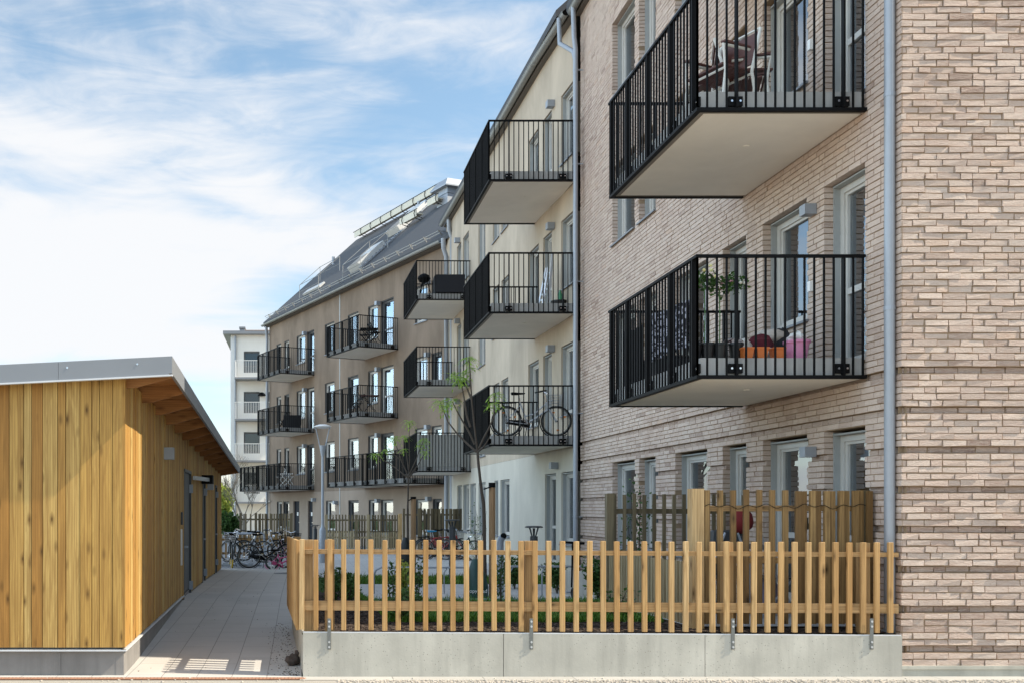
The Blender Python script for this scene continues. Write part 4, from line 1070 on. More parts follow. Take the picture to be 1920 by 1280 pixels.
fence('low dense fence of thin pale slats closing the left side of the patio', [((4.13, 10.35), (4.16, 13.1), .36, 1.10, .10, .04, .03)], 'palepine', rails=(((4.13, 10.35), (4.16, 13.1), .95, .06),), loc=(4.14, 11.7, .35))
# far fences
Y1 = 42; f1 = lambda px: xa(px, Y1)
fence('dark slat fence before the far left end of the brown building', [((f1(508), Y1), (f1(450), Y1), -.1, 1.45, .21, .07, .03), ((f1(546), Y1), (f1(508), Y1), -.1, 1.45, .115, .075, .03), ((f1(508), Y1 + .1), (f1(478), Y1 + .1), -.1, 1.45, .16, .07, .03)], 'olive',
      posts=((f1(451), Y1, -.1, 1.48, 'olive'), (f1(480), Y1, -.1, 1.48, 'olive'), (f1(547), Y1, -.1, 1.48, 'olive')), rails=(((f1(546), Y1), (f1(451), Y1), 1.2, .07),), loc=(f1(500), Y1, -.1))
Y2 = 36; f2 = lambda px: xa(px, Y2)
fence('slat fence with a darker upper half behind the street lamp, under the middle balconies', [((f2(668), Y2 + .3), (f2(613), Y2 + .3), .2, 1.44, .118, .05, .03), ((f2(749), Y2 + .3), (f2(692), Y2 + .3), .2, 1.44, .105, .06, .03), ((f2(692), Y2 + .5), (f2(668), Y2 + .5), .0, 1.42, .10, .06, .03)], 'olive',
      posts=((f2(612), Y2, -.1, 1.45, 'palepine'), (f2(668.5), Y2, -.1, 1.45, 'olive'), (f2(690), Y2, -.1, 1.45, 'palepine')), rails=(((f2(748), Y2 + .3), (f2(613), Y2 + .3), 1.24, .06), ((f2(748), Y2 + .3), (f2(613), Y2 + .3), .8, .06)), loc=(f2(680), Y2 + .3, -.1))
fence('low pale close boarded fence standing in front of the darker slat fence', [((f2(668), Y2), (f2(614), Y2), -.1, .84, .088, .055, .03), ((f2(748), Y2), (f2(692), Y2), -.1, .80, .088, .055, .03)], 'palepine', rails=(((f2(748), Y2), (f2(613), Y2), .6, .06),), loc=(f2(680), Y2 - .0, -.1))
mb = MB(); mb.box(f2(746.5), f2(753), Y2 - .15, Y2 - .03, -.1, 1.48, .9); o = mb.build('fence_post', MT['picket']); tag(o, 'bright yellow square timber post at the right end of the low pale fence', 'post')
Y3 = 34.5; f3 = lambda px: xa(px, Y3)
fence('tall close slat fence behind the parked red bicycles', [((f3(874), Y3), (f3(785), Y3), -.1, 1.66, .13, .085, .03), ((f3(874), Y3 + .08), (f3(785), Y3 + .08), -.1, 1.66, .16, .07, .03), ((f3(768), Y3 + .2), (f3(754), Y3 + .2), -.1, 1.66, .14, .08, .03)], 'palepine_d' if 'palepine_d' in MT else 'olive',
      posts=((f3(877), Y3, -.1, 1.68, 'olive'), (f3(786), Y3, -.1, 1.68, 'olive')), rails=(((f3(876), Y3), (f3(755), Y3), 1.45, .06),), loc=(f3(830), Y3, -.1))
Y4 = 33; f4 = lambda px: xa(px, Y4)
fence('low brown open picket fence behind the bicycles at the end of the path', [((f4(545), Y4), (f4(405), Y4), -.05, .80, .155, .06, .03)], 'oldpine', rails=(((f4(545), Y4), (f4(405), Y4), .62, .08), ((f4(545), Y4), (f4(405), Y4), .15, .08)), loc=(f4(470), Y4, 0))
# ------------------------------------------------------------------ bicycles
def cmat(name, col, rough=.35): 
    if name not in MT: MT[name] = simple(name, col, rough, nscale=15, namt=.08)
    return MT[name]
def bicycle(label, loc, rz, frame, wheel_r=.34, base=1.08, lady=True, saddle='black', basket=None, rack=True, guard='black', reflect=False, tilt=0, group=None, kid=False, rimmat='steel', steer=0):
    b = thing('bicycle', label, 'bicycle', (0, 0, 0), group)
    fm = MT[frame]; r = wheel_r; rear = (-base / 2, 0, r); front = (base / 2, 0, r)
    for c in (rear, front):
        mb = MB(); mb.ring(c, r - .018, .018, (0, 1, 0), 40, 8); w = mb.build('wheel', MT['rubber'], b, True)
        mb = MB(); mb.ring(c, r - .045, .012, (0, 1, 0), 36, 6, flat=1.0); mb.tube([(c[0], -.045, c[2]), (c[0], .045, c[2])], .022, 8); mb.build('rim', MT[rimmat], w, True)
        mb = MB()
        for i in range(24):
            a = 2 * math.pi * i / 24; s = .02 if i % 2 else -.02
            mb.tube([(c[0] + .02 * math.cos(a + .8), s, c[2] + .02 * math.sin(a + .8)), (c[0] + (r - .05) * math.cos(a), 0, c[2] + (r - .05) * math.sin(a))], .0009, 3, caps=False)
        mb.build('spokes', MT['chrome'], w)
        if guard:
            mb = MB(); mb.ring(c, r + .022, .012, (0, 1, 0), 24, 5, a0=R(15 if c is rear else -25), a1=R(190 if c is rear else 130), flat=2.0); mb.build('mudguard', MT[guard], b, True)
    if reflect:
        mb = MB()
        for c in (rear, front):
            for a in (1.9, 4.9, .5): mb.cbox((c[0] + .2 * math.cos(a), 0, c[2] + .2 * math.sin(a)), .05, .02, .035)
        mb.build('reflector', cmat('orange_reflector', (.75, .22, .02)), b)
    S = r / .34
    bb = (-base / 2 + .46 * S, 0, r - .06); st = (-base / 2 + .29 * S, 0, r + .40 * S); hd = (base / 2 - .22 * S, 0, r + .42 * S); hb = (base / 2 - .17 * S, 0, r + .27 * S)
    mb = MB()
    mb.tube([bb, st], .016, 8); 
    if lady: mb.tube([(bb[0] + .02, 0, bb[2] + .04), (bb[0] + .16, 0, bb[2] + .12), hb], .02, 8); mb.tube([(bb[0] - .06, 0, bb[2] + .17), (bb[0] + .14, 0, bb[2] + .22), (hd[0], 0, hd[2] - .03)], .014, 8)
    else: mb.tube([bb, hb], .02, 8); mb.tube([(st[0], 0, st[2] - .03), hd], .016, 8)
    mb.tube([hd, hb], .02, 8)
    for s in (-.05, .05):
        mb.tube([(bb[0], s * .6, bb[2]), (rear[0], s, rear[2])], .009, 6); mb.tube([(st[0], s * .4, st[2] - .05), (rear[0], s, rear[2])], .008, 6)
        mb.tube([hb, (hb[0] + .03, s, hb[2] - .05), (front[0], s, front[2])], .011, 6)
    mb.build('frame', fm, b, True)
    mb = MB(); mb.tube([st, (st[0] - .03, 0, st[2] + .16 * S)], .012, 8); mb.build('seat_post', MT['chrome'], b, True)
    sx, sz = st[0] - .04, st[2] + .19 * S
    mb = MB(); n = 8
    for k, (x, wd, h) in enumerate([(-.14, .09, .02), (-.06, .10, .03), (.02, .05, .025), (.14, .025, .02)]):
        pass
    mb.hexa([(sx - .15, -.04, sz - .02), (sx + .02, -.03, sz - .02), (sx + .02, .03, sz - .02), (sx - .15, .04, sz - .02), (sx - .16, -.10, sz + .045), (sx + .0, -.07, sz + .035), (sx + .0, .07, sz + .035), (sx - .16, .10, sz + .045)])
    mb.hexa([(sx + .0, -.03, sz - .015), (sx + .14, -.015, sz + .0), (sx + .14, .015, sz + .0), (sx + .0, .03, sz - .015), (sx + .0, -.07, sz + .035), (sx + .15, -.02, sz + .03), (sx + .15, .02, sz + .03), (sx + .0, .07, sz + .035)])
    sd = mb.build('saddle', MT[saddle], b); bevel_mesh(sd.data, .012)
    hz = hd[2] + .17 * S
    mb = MB(); ha = R(steer)
    mb.tube([hd, (hd[0] - .03, 0, hz)], .013, 8)
    mb.tube([(hd[0] - .17 * S, -.27 * S, hz + .05), (hd[0] - .04, -.22 * S, hz + .07), (hd[0] + .03, -.08, hz + .02), (hd[0] - .01, 0, hz), (hd[0] + .03, .08, hz + .02), (hd[0] - .04, .22 * S, hz + .07), (hd[0] - .17 * S, .27 * S, hz + .05)], .012, 8)
    h_ = mb.build('handlebar', MT['chrome'], b, True)
    mb = MB()
    for s in (-1, 1): mb.tube([(hd[0] - .06 * S, s * .23 * S, hz + .068), (hd[0] - .20 * S, s * .275 * S, hz + .046)], .017, 8)
    mb.build('grip', MT['rubber'], h_)
    mb = MB(); mb.ring((bb[0], .05, bb[2]), .085 * S, .012, (0, 1, 0), 20, 5); mb.tube([(bb[0], -.08, bb[2]), (bb[0], .08, bb[2])], .018, 8)
    mb.bar((bb[0], .075, bb[2]), (bb[0] + .13 * S, .075, bb[2] - .10 * S), .018, .012); mb.bar((bb[0], -.075, bb[2]), (bb[0] - .13 * S, -.075, bb[2] + .10 * S), .018, .012)
    mb.cbox((bb[0] + .13 * S, .12, bb[2] - .10 * S), .08, .08, .02); mb.cbox((bb[0] - .13 * S, -.12, bb[2] + .10 * S), .08, .08, .02)
    mb.build('crank', MT['chrome'], b)
    mb = MB(); mb.hexa([(rear[0] - .02, .035, r - .05), (bb[0] + .06, .035, bb[2] - .08), (bb[0] + .06, .05, bb[2] - .08), (rear[0] - .02, .05, r - .05), (rear[0] - .02, .035, r + .04), (bb[0] + .04, .035, bb[2] + .08), (bb[0] + .04, .05, bb[2] + .08), (rear[0] - .02, .05, r + .04)]); mb.build('chain_guard', MT['black'] if not kid else fm, b)
    mb = MB(); mb.tube([(bb[0] - .02, -.05, bb[2]), (bb[0] - .08, -.16, .01)], .008, 6); mb.build('kickstand', MT['black'], b)
    if rack:
        mb = MB(); rz2 = 2 * r + .05
        for s in (-.06, 0, .06): mb.tube([(rear[0] - .22, s, rz2), (rear[0] + .20, s, rz2 + .01)], .007, 6)
        for s in (-.06, .06): mb.tube([(rear[0] - .1, s, rz2), (rear[0], s, r + .02)], .006, 6); mb.bar((rear[0] - .22, -.06, rz2), (rear[0] - .22, .06, rz2), .01, .01)
        mb.build('luggage_rack', MT['black'], b)
    if basket:
        mb = MB(); x0, x1 = hd[0] + .05, hd[0] + .33; z0, z1 = hz - .26, hz - .02
        for i in range(8):
            f_ = i / 7; y = -.17 + .34 * f_
            mb.bar((x0 + .03, y * .8, z0), (x0, y, z1), .006, .006); mb.bar((x1 - .03, y * .8, z0), (x1, y, z1), .006, .006)
            xx = x0 + (x1 - x0) * f_; xq = x0 + .03 + (x1 - x0 - .06) * f_
            for s in (-1, 1): mb.bar((xq, s * .136, z0), (xx, s * .17, z1), .006, .006)
            mb.bar((xq, -.136, z0), (xq, .136, z0), .006, .006)
        for f_ in (0, .25, .5, .75, 1):
            z = z0 + (z1 - z0) * f_; e = .03 * (1 - f_); w_ = .136 + .034 * f_
            P = [(x0 + e, -w_, z), (x1 - e, -w_, z), (x1 - e, w_, z), (x0 + e, w_, z), (x0 + e, -w_, z)]
            for a, c in zip(P, P[1:]): mb.bar(a, c, .009, .009)
        mb.build('basket', MT[basket], b)
    mb = MB(); mb.tube([(hd[0] + .05, 0, hd[2] + .03), (hd[0] + .12, 0, hd[2] + .03)], [.02, .035], 10); mb.build('head_lamp', MT['chrome'], b)
    b.location = loc; b.rotation_euler = (tilt, 0, rz); return b
cmat('wine_red', (.16, .02, .03)); cmat('red_paint', (.34, .03, .03)); cmat('pink_paint', (.62, .06, .22)); cmat('yellow_paint', (.65, .42, .04)); cmat('silver_paint', (.42, .44, .47)); cmat('blue_cloth', (.02, .28, .52), .7)
cmat('grey_plastic', (.38, .38, .37), .5); cmat('mauve_paint', (.30, .16, .22)); cmat('white_plastic', (.7, .7, .68), .5)
Bl = lambda px, Y, z=0: ((px - CX) * Y / F, Y, z)
bicycle('black city bicycle with wire front basket, standing across the end of the path', Bl(503, 27.3), R(6), 'black', basket='black')
kb = bicycle('small bright pink child bicycle at the end of the path', Bl(531, 26.7), R(8), 'pink_paint', wheel_r=.19, base=.62, lady=True, rack=False, guard='pink_paint', kid=True)
mb = MB()
for s in (-.14, .14): mb.ring((-.31, s, .06), .04, .02, (0, 1, 0), 14, 6)
mb.build('stabiliser_wheel', MT['white_plastic'], kb)
bicycle('black bicycle seen end on with a yellow mudguard, at the left of the rack', Bl(433, 28.0), R(97), 'black', basket='grey_plastic', guard='yellow_paint')
bicycle('dark bicycle in the rack beyond the yellow striped one', Bl(462, 30.2), R(165), 'black', basket='black', rack=True)
bicycle('silver bicycle with pale mudguards in the rack behind the black city bicycle', Bl(489, 31.0), R(10), 'silver_paint', guard='silver_paint')
bicycle('mauve framed bicycle partly hidden behind the black city bicycle', Bl(536, 29.4), R(60), 'mauve_paint', basket='black')
bicycle('dark red bicycle with pale saddle, leftmost of the bicycles before the slat fence', Bl(822, 32.9, -.02), R(5), 'wine_red', saddle='grey_plastic', guard='wine_red')
bicycle('bicycle with a bright blue saddle cover standing by the dark bollard light', Bl(827, 32.0, -.02), R(-4), 'red_paint', saddle='blue_cloth', lady=False)
bicycle('red bicycle with a pale front basket behind the dark bollard light', Bl(838, 33.6, -.02), R(2), 'red_paint', basket='grey_plastic')
bicycle('black bicycle with raised handlebar at the right of the bicycles before the slat fence', Bl(862, 31.5, -.02), R(-38), 'black')
bicycle('silver bicycle with black wheels and wire basket parked on a balcony of the cream building', (0, 0, 0), R(0), 'silver_paint', basket='grey_plastic', reflect=True)
bk = [o for o in bpy.data.objects if o.name.startswith('bicycle')][-1]
# sits on level 1 balcony of the beige block
Yb = 21.3; bk.location = ((996 - CX) * Yb / F, Yb, 3.02 + .226); bk.rotation_euler = (R(4), 0, R(-2))
# bike rack
rk = thing('bicycle_rack', 'grey steel bicycle rack with upright loops at the end of the path', 'bicycle rack', Bl(455, 28.8), None); ORG[rk.name] = (0, 0, 0); rk.location = (0, 0, 0)
x0, x1 = Bl(405, 28.8)[0], Bl(475, 28.8)[0]
mb = MB(); mb.box(x0, x1, 28.3, 28.36, .0, .05); mb.box(x0, x1, 28.9, 28.96, .0, .05)
for i in range(4): xx = x0 + .1 + i * .38; mb.box(xx, xx + .1, 28.3, 28.9, .01, .04)
mb.build('base', MT['galv'], rk)
x = x0 + .05
while x < x1:
    mb = MB(); mb.tube([(x, 28.35, .03), (x, 28.35, .55), (x + .03, 28.35, .6), (x + .07, 28.35, .6), (x + .10, 28.35, .55), (x + .10, 28.35, .03)], .009, 6); mb.build('wheel_loop', MT['galv'], rk); x += .38
# overhead/frame rail of the far rack
fr_ = thing('bicycle_stand', 'long curved galvanised rail stand behind the bicycles on the left', 'bicycle stand', (0, 0, 0))
mb = MB(); xA, xB = Bl(420, 31.6)[0], Bl(497, 31.6)[0]
mb.tube([(xA, 31.6, .86), (xB - .5, 31.6, .86), (xB - .2, 31.6, .92), (xB - .05, 31.6, .84), (xB, 31.6, .5), (xB, 31.6, 0)], .04, 8); mb.build('rail', MT['galv'], fr_, True)
for f_ in (.15, .6): mb = MB(); xx = xA + (xB - xA) * f_; mb.bar((xx, 31.6, 0), (xx + .25, 31.6, .86), .05, .05); mb.build('leg', MT['galv'], fr_)

# ------------------------------------------------------------------ trees and plants
def leaf_fan(mb, c, rr, n=11, L=.26, droop=.12):
    for i in range(n):
        a = 2 * math.pi * i / n + rr.uniform(-.3, .3); up0 = rr.uniform(-.1, .65); ln = L * rr.uniform(.7, 1.15)
        tn = rr.random(); prev = Vector(c); m = 6; sidev = Vector((-math.sin(a), math.cos(a), 0)); dirv = Vector((math.cos(a), math.sin(a), 0))
        for k in range(1, m + 1):
            f = k / m; p = Vector(c) + dirv * ln * f * (1 - .15 * f) + Vector((0, 0, up0 * ln * f - droop * 2.2 * f * f * (ln / .26)))
            dd = (p - prev).normalized(); ll = ln * .34 * math.sin(math.pi * (.25 + .7 * f)); w = ll * .17
            for s in (-1, 1):
                q = (sidev * s * .86 + dd * .5 + Vector((0, 0, -.25))).normalized(); b0 = p; tip = p + q * ll; mid = p + q * ll * .45; nn = dd * w
                mb.add([b0, mid + nn, tip, mid - nn], [(0, 1, 2, 3)], tn * .6 + rr.random() * .4)
            mb.add([prev, prev + sidev * .003, p + sidev * .003, p], [(0, 1, 2, 3)], tn * .5)
            prev = p
        mb.add([prev, prev + dd * .04 + sidev * .012, prev + dd * .09, prev + dd * .04 - sidev * .012], [(0, 1, 2, 3)], tn)
def young_tree(label, Y, trunk, branches, fans, tr0, fanL, seed):
    rr = random.Random(seed); base = PX(trunk[0][0], trunk[0][1], Y)
    t = thing('young_tree', label, 'tree', tuple(base))
    mb = MB(); pts = [PX(a, b, Y) for a, b in trunk]; nn = len(pts)
    mb.tube(pts, [tr0 * (1 - .45 * i / (nn - 1)) * (1.0 + rr.uniform(-.06, .06)) for i in range(nn)], 10); mb.build('trunk', MT['bark'], t, True)
    for br in branches:
        dy = rr.uniform(-.5, .5); m = len(br); mb = MB()
        pts = [PX(a, b, Y + dy * (i / (m - 1))) for i, (a, b) in enumerate(br)]
        mb.tube(pts, [tr0 * .42 * (1 - .75 * i / (m - 1)) + .003 for i in range(m)], 6); mb.build('branch', MT['bark'], t, True)
    mb = MB()
    for (px, py, s) in fans:
        c = PX(px, py - 1 * s, Y + rr.uniform(-.25, .25)); leaf_fan(mb, c, rr, 10, fanL * s, .10 * s * fanL / .3)
        leaf_fan(mb, c + Vector((rr.uniform(-.04, .04), 0, -.08 * s)), rr, 4, fanL * s * .75, .12 * s * fanL / .3)
    mb.build('foliage', MT['leaf'], t); return t
young_tree('taller young tree with drooping green leaf tufts, tied to a round stake', 16.0,
    [(906, 1132), (909, 1075), (908, 1022), (908, 985), (907, 946), (903, 920), (900, 895), (897, 868), (895, 843)],
    [[(895, 845), (891, 812), (885, 757), (881.5, 699), (879, 670)], [(893, 846), (875, 830), (857, 812), (840, 790), (830, 765), (824, 750)], [(890, 832), (879, 808), (868, 790), (856, 768), (848, 752)],
     [(882, 800), (875, 778), (870, 745), (866, 722), (858, 706)], [(897, 842), (907, 820), (916, 803), (926, 781), (927, 757), (929, 735)], [(884, 748), (876, 728), (871, 712)], [(896, 846), (906, 838), (914, 826), (921, 812)]],
    [(880, 672, 1.15), (871, 700, .9), (857, 708, 1.0), (850, 703, .7), (825, 752, 1.1), (838, 762, .9), (848, 750, .9), (866, 712, 1.0), (929, 737, 1.0), (925, 756, .9), (934, 760, .5), (921, 765, .5), (882, 690, .7)], .038, .18, 3)
young_tree('smaller young tree with a few leaf tufts, left of the taller one', 24.0,
    [(765, 1078), (765, 1020), (764, 970), (765, 930), (766, 897)],
    [[(766, 900), (768, 860), (767, 820), (768, 792)], [(764, 889), (752, 860), (743, 835), (739, 822)], [(763, 893), (740, 875), (720, 862), (706, 852)], [(763, 885), (752, 862), (735, 848), (725, 843)], [(766, 880), (762, 850), (758, 818)],
     [(767, 889), (780, 862), (788, 838), (794, 826)], [(768, 890), (783, 872), (792, 856), (797, 848)], [(766, 897), (775, 885), (780, 878)]],
    [(768, 790, 1.0), (738, 820, 1.15), (706, 852, 1.0), (725, 842, .8), (758, 817, .8), (794, 824, 1.1), (797, 847, .8), (757, 842, .7), (789, 836, .7)], .034, .22, 6)
def stake(px, Y, ztop, z0, r, label):
    x = (px - CX) * Y / F; mb = MB(); mb.tube([(x, Y, z0), (x, Y, ztop)], r, 14); o = mb.build('tree_stake', MT['stake'], None, True); tag(o, label, 'stake'); return o
s1_ = stake(922.5, 16.05, EYE + (952 - 907) * 16.05 / F, .1, .052, 'round brown timber stake with black cap holding the taller young tree')
mb = MB(); x = (922.5 - CX) * 16.05 / F; zt = EYE + (952 - 905) * 16.05 / F; mb.tube([(x, 16.05, zt - .07), (x, 16.05, zt + .01)], .056, 14); mb.build('cap', MT['black'], s1_)
mb = MB(); mb.bar((x - .03, 16.0, zt - .06), ((907 - CX) * 16 / F, 16.0, zt - .10), .05, .02); mb.build('tree_tie', MT['black'], s1_)
s2_ = stake(775, 24.05, EYE + (952 - 931) * 24.05 / F, .0, .066, 'round brown timber stake holding the smaller young tree')
mb = MB(); x = (775 - CX) * 24.05 / F; zt = EYE + (952 - 931) * 24.05 / F; mb.bar((x, 24.0, zt), ((766 - CX) * 24 / F, 24.0, zt - .09), .06, .02); mb.tube([(x, 24.05, zt - .05), (x, 24.05, zt + .01)], .072, 12); mb.build('tree_tie', MT['black'], s2_)
MT['bag'] = simple('green_watering_bag', (.012, .055, .045), .45, nscale=8, namt=.4); MT['bag_dk'] = simple('black_watering_bag', (.01, .014, .013), .5)
def bag(px, Y, w0, w1, ztop, z0, mat, label, text=None):
    x = (px - CX) * Y / F; mb = MB(); n = 20; prof = [(w0 * .9, 0), (w0, .04), (w0 * .97, (ztop - z0) * .35), (w0 * .75, (ztop - z0) * .65), (w1, (ztop - z0)), (w1 * .7, (ztop - z0) + .01)]
    rr = random.Random(4); b0 = len(mb.v)
    for r_, z in prof:
        for k in range(n):
            a = 2 * math.pi * k / n; q = 1 + .07 * math.sin(3 * a + z * 5) + rr.uniform(-.02, .02); mb.v.append((x + r_ * q * math.cos(a), Y + r_ * .8 * q * math.sin(a), z0 + z))
    for i in range(len(prof) - 1):
        for k in range(n): k2 = (k + 1) % n; mb.f.append((i * n + k, i * n + k2, (i + 1) * n + k2, (i + 1) * n + k)); mb.t.append(.5)
    o = mb.build('watering_bag', MT[mat], None, True); tag(o, label, 'watering bag')
    if text:
        cu = bpy.data.curves.new('lettering', 'FONT'); cu.body = text; cu.size = .085; cu.extrude = .001; cu.align_x = 'CENTER'
        tob = bpy.data.objects.new('lettering', cu); COL.objects.link(tob)
        dg = bpy.context.evaluated_depsgraph_get(); me = bpy.data.meshes.new_from_object(tob.evaluated_get(dg)); bpy.data.objects.remove(tob, do_unlink=True)
        lo = bpy.data.objects.new('lettering', me); COL.objects.link(lo); me.materials.append(MT['white']); lo.parent = o
        oo = ORG[o.name]; lo.location = (x + .01 - oo[0], Y - w0 * .82 - .012 - oo[1], z0 + .17 - oo[2]); lo.rotation_euler = (R(90), 0, 0)
    return o
bag(892, 15.7, .20, .06, .85, .16, 'bag', 'dark green watering bag wrapped round the foot of the taller young tree', 'opyltrad')
bag(760, 24.0, .24, .05, .95, -.02, 'bag_dk', 'black watering bag round the foot of the smaller young tree')

def leafy(mb, c, sx, sy, sz, n, ls, rr, shell=.5):
    for _ in range(n):
        while True:
            p = Vector((rr.uniform(-1, 1), rr.uniform(-1, 1), rr.uniform(-1, 1)))
            if shell < p.length < 1: break
        q = Vector((c[0] + p.x * sx, c[1] + p.y * sy, c[2] + p.z * sz)); s = ls * rr.uniform(.6, 1.3)
        d = Vector((rr.uniform(-1, 1), rr.uniform(-1, 1), rr.uniform(-.4, 1))).normalized(); e = d.cross(Vector((rr.uniform(-1, 1), rr.uniform(-1, 1), rr.uniform(-1, 1)))).normalized()
        mb.add([q, q + d * s * .5 + e * s * .28, q + d * s, q + d * s * .5 - e * s * .28], [(0, 1, 2, 3)], rr.random())
def shrub(label, cat, loc, w, h, n, ls, mat, seed, stems=6, group=None, name='shrub', bark=True):
    rr = random.Random(seed); o = thing(name, label, cat, loc, group); mb = MB(); ms = MB()
    for i in range(stems):
        a = rr.uniform(0, 6.28); e = Vector((loc[0] + math.cos(a) * w * .38 * rr.random(), loc[1] + math.sin(a) * w * .38 * rr.random(), loc[2] + h * rr.uniform(.65, 1)))
        m_ = Vector(loc).lerp(e, .5) + Vector((rr.uniform(-.03, .03), rr.uniform(-.03, .03), 0))
        ms.tube([loc, m_, e], [.008, .006, .003], 5)
        leafy(mb, e - Vector((0, 0, h * .18)), w * .26, w * .26, h * .28, n // stems, ls, rr, .1)
        leafy(mb, m_, w * .22, w * .22, h * .25, n // (stems * 2), ls, rr, .1)
    ms.build('stems', MT['bark'], o); mb.build('foliage', MT[mat], o); return o
def gloc(px, Y): x = (px - CX) * Y / F; return (x, Y, gz(x, Y))
G_ = 'leafy shrubs in the garden bed behind the fence'
shrub('bushy green shrub just right of the street lamp behind the fence', 'shrub', gloc(640, 17.5), .75, .50, 700, .06, 'leaf_dk', 1)
shrub('darker shrub low in the garden corner near the first fence post', 'shrub', gloc(622, 13.0), .40, .50, 380, .05, 'leaf_dk', 2)
shrub('dark shrub rising beside the soil bed, third picket gap from the corner post', 'shrub', gloc(655, 12.6), .32, .46, 260, .045, 'leaf_dk', 3)
shrub('small shrub of bright yellow green leaves in the middle of the lawn edge', 'shrub', gloc(757, 12.2), .28, .62, 170, .06, 'leaf_yel', 4, 4)
shrub('thin stemmed sapling shrub between two pickets left of the yellow green one', 'shrub', gloc(731, 12.0), .22, .62, 110, .045, 'leaf_dk', 5, 3)
shrub('thin dark sapling shrub right of the yellow green one', 'shrub', gloc(784, 12.3), .22, .80, 150, .045, 'leaf_dk', 6, 3)
shrub('thin sapling shrub by the foot of the taller tree stake', 'shrub', gloc(940, 12.8), .30, .75, 180, .045, 'leaf_dk', 7, 4)
shrub('round dark shrub beneath the scooter handlebar', 'shrub', gloc(1045, 18.6), .7, .60, 600, .07, 'leaf_dk', 8)
shrub('wide dark green shrub against the brick wall at the left of the patio', 'shrub', gloc(1122, 15.0), .7, .70, 800, .07, 'leaf_dk', 9)
shrub('dark shrub in front of the off-white ground floor beside the grey standpipe', 'shrub', gloc(965, 20.0), 1.0, .65, 800, .07, 'leaf_dk', 10)
shrub('low leafy shrub at the patio edge behind the low thin slat fence', 'shrub', gloc(1190, 13.8), .7, 1.0, 420, .05, 'leaf_dk', 11)
shrub('sparse climbing plant trained up the dark patio back screen', 'plant', (xa(1195, 13.5), 13.5, .35), .5, 1.62, 240, .05, 'leaf_dk', 12, 5, name='climbing_plant')
shrub('bare thin branched shrub with tiny leaves before the off-white wall', 'shrub', gloc(893, 26.0), .9, 1.9, 160, .05, 'leaf_dk', 13, 7)
shrub('light green shrub low in the soil near the middle bracket', 'shrub', gloc(748, 10.9), .6, .34, 400, .06, 'leaf_dk', 14)
shrub('leafy low shrub in the bed behind the second fence bracket', 'shrub', gloc(1150, 11.2), .5, .40, 160, .05, 'leaf_dk', 15, 7)
# far greenery at the left gap
shrub('tall light green spring bush between the shed and the white building', 'bush', ((421 - CX) * 60 / F, 60, -.1), 1.3, 3.2, 2600, .18, 'leaf_yel', 21, 12, name='bush')
shrub('dark evergreen bush low beside the white building', 'bush', ((424 - CX) * 57 / F, 57, -.1), 1.5, 1.5, 2600, .20, 'leaf_dk', 22, 12, name='bush')
def bare_tree(loc, h, seed, label):
    rr = random.Random(seed); o = thing('bare_tree', label, 'tree', loc); mb = MB()
    mb.tube([loc, (loc[0] + .1, loc[1], loc[2] + h * .45)], [.14, .08], 7); mb.build('trunk', MT['bark_l'], o, True); mb = MB()
    def rec(p, d, L, r, dep):
        q = p + d * L; mb.tube([p, q], [r, r * .65], 4, caps=False)
        if dep == 0: return
        for _ in range(3): rec(q, (d + Vector((rr.uniform(-.6, .6), rr.uniform(-.6, .6), rr.uniform(-.1, .5)))).normalized(), L * .72, r * .6, dep - 1)
    for i in range(5): rec(Vector((loc[0], loc[1], loc[2] + h * rr.uniform(.2, .45))), Vector((rr.uniform(-.7, .7), rr.uniform(-.7, .7), 1)).normalized(), h * .20, .035, 4)
    mb.build('crown', MT['bark_l'], o)
MT['bark_l'] = simple('pale_bark', (.22, .19, .15), .9)
bare_tree(((428 - CX) * 64 / F, 64, -.1), 5.6, 2, 'bare twiggy tree rising behind the light green bush')
bare_tree(((455 - CX) * 44 / F, 44, -.1), 3.4, 5, 'thin bare sapling in front of the white building')
def grass():
    mb = MB(); rr = random.Random(9)
    def ok(x, y):
        if 1.10 < x < 5.35 and 15.15 < y < 21.25: return False
        if x < .95 or (x > 4.0 and y < 13.6): return False
        return True
    for _ in range(52000):
        y = 10.75 + (rr.random() ** 1.5) * 12.8; x = rr.uniform(.6, 5.9)
        if not ok(x, y): continue
        z = gz(x, y); h = rr.uniform(.04, .11) * (1.6 if rr.random() < .06 else 1); a = rr.uniform(0, 6.28); w = .004 + .0003 * y
        l = Vector((math.cos(a), math.sin(a), 0)); e = Vector((-l.y, l.x, 0)) * w; b = Vector((x, y, z)); m = b + l * h * .2 + Vector((0, 0, h * .6)); t_ = b + l * h * .55 + Vector((0, 0, h))
        mb.add([b - e, b + e, m + e * .7, t_, m - e * .7], [(0, 1, 2, 4), (4, 2, 3)], rr.random())
    o = mb.build('grass', MT['grass'], base=(0, 0, 0)); tag(o, 'green lawn grass growing behind the picket fence', 'grass', kind='stuff')
grass()
def chips():
    mb = MB(); rr = random.Random(10)
    for _ in range(9000):
        if rr.random() < .6: x, y = rr.uniform(.05, 5.95), 9.84 + rr.random() ** 1.3 * 1.15
        else: x, y = rr.uniform(.05, .95), rr.uniform(10.9, 18)
        s = rr.uniform(.008, .03); R3 = Matrix.Rotation(rr.uniform(0, 3), 3, 'Z') @ Matrix.Rotation(rr.uniform(-.7, .7), 3, 'X')
        mb.cbox((x, y, gz(x, y) + .016), s * 1.7, s * .7, s * .3, R3, rr.random())
    o = mb.build('bark_chips', MT['chip'], base=(0, 0, 0)); tag(o, 'dark bark chips covering the planting bed behind the picket fence', 'bark chips', kind='stuff')
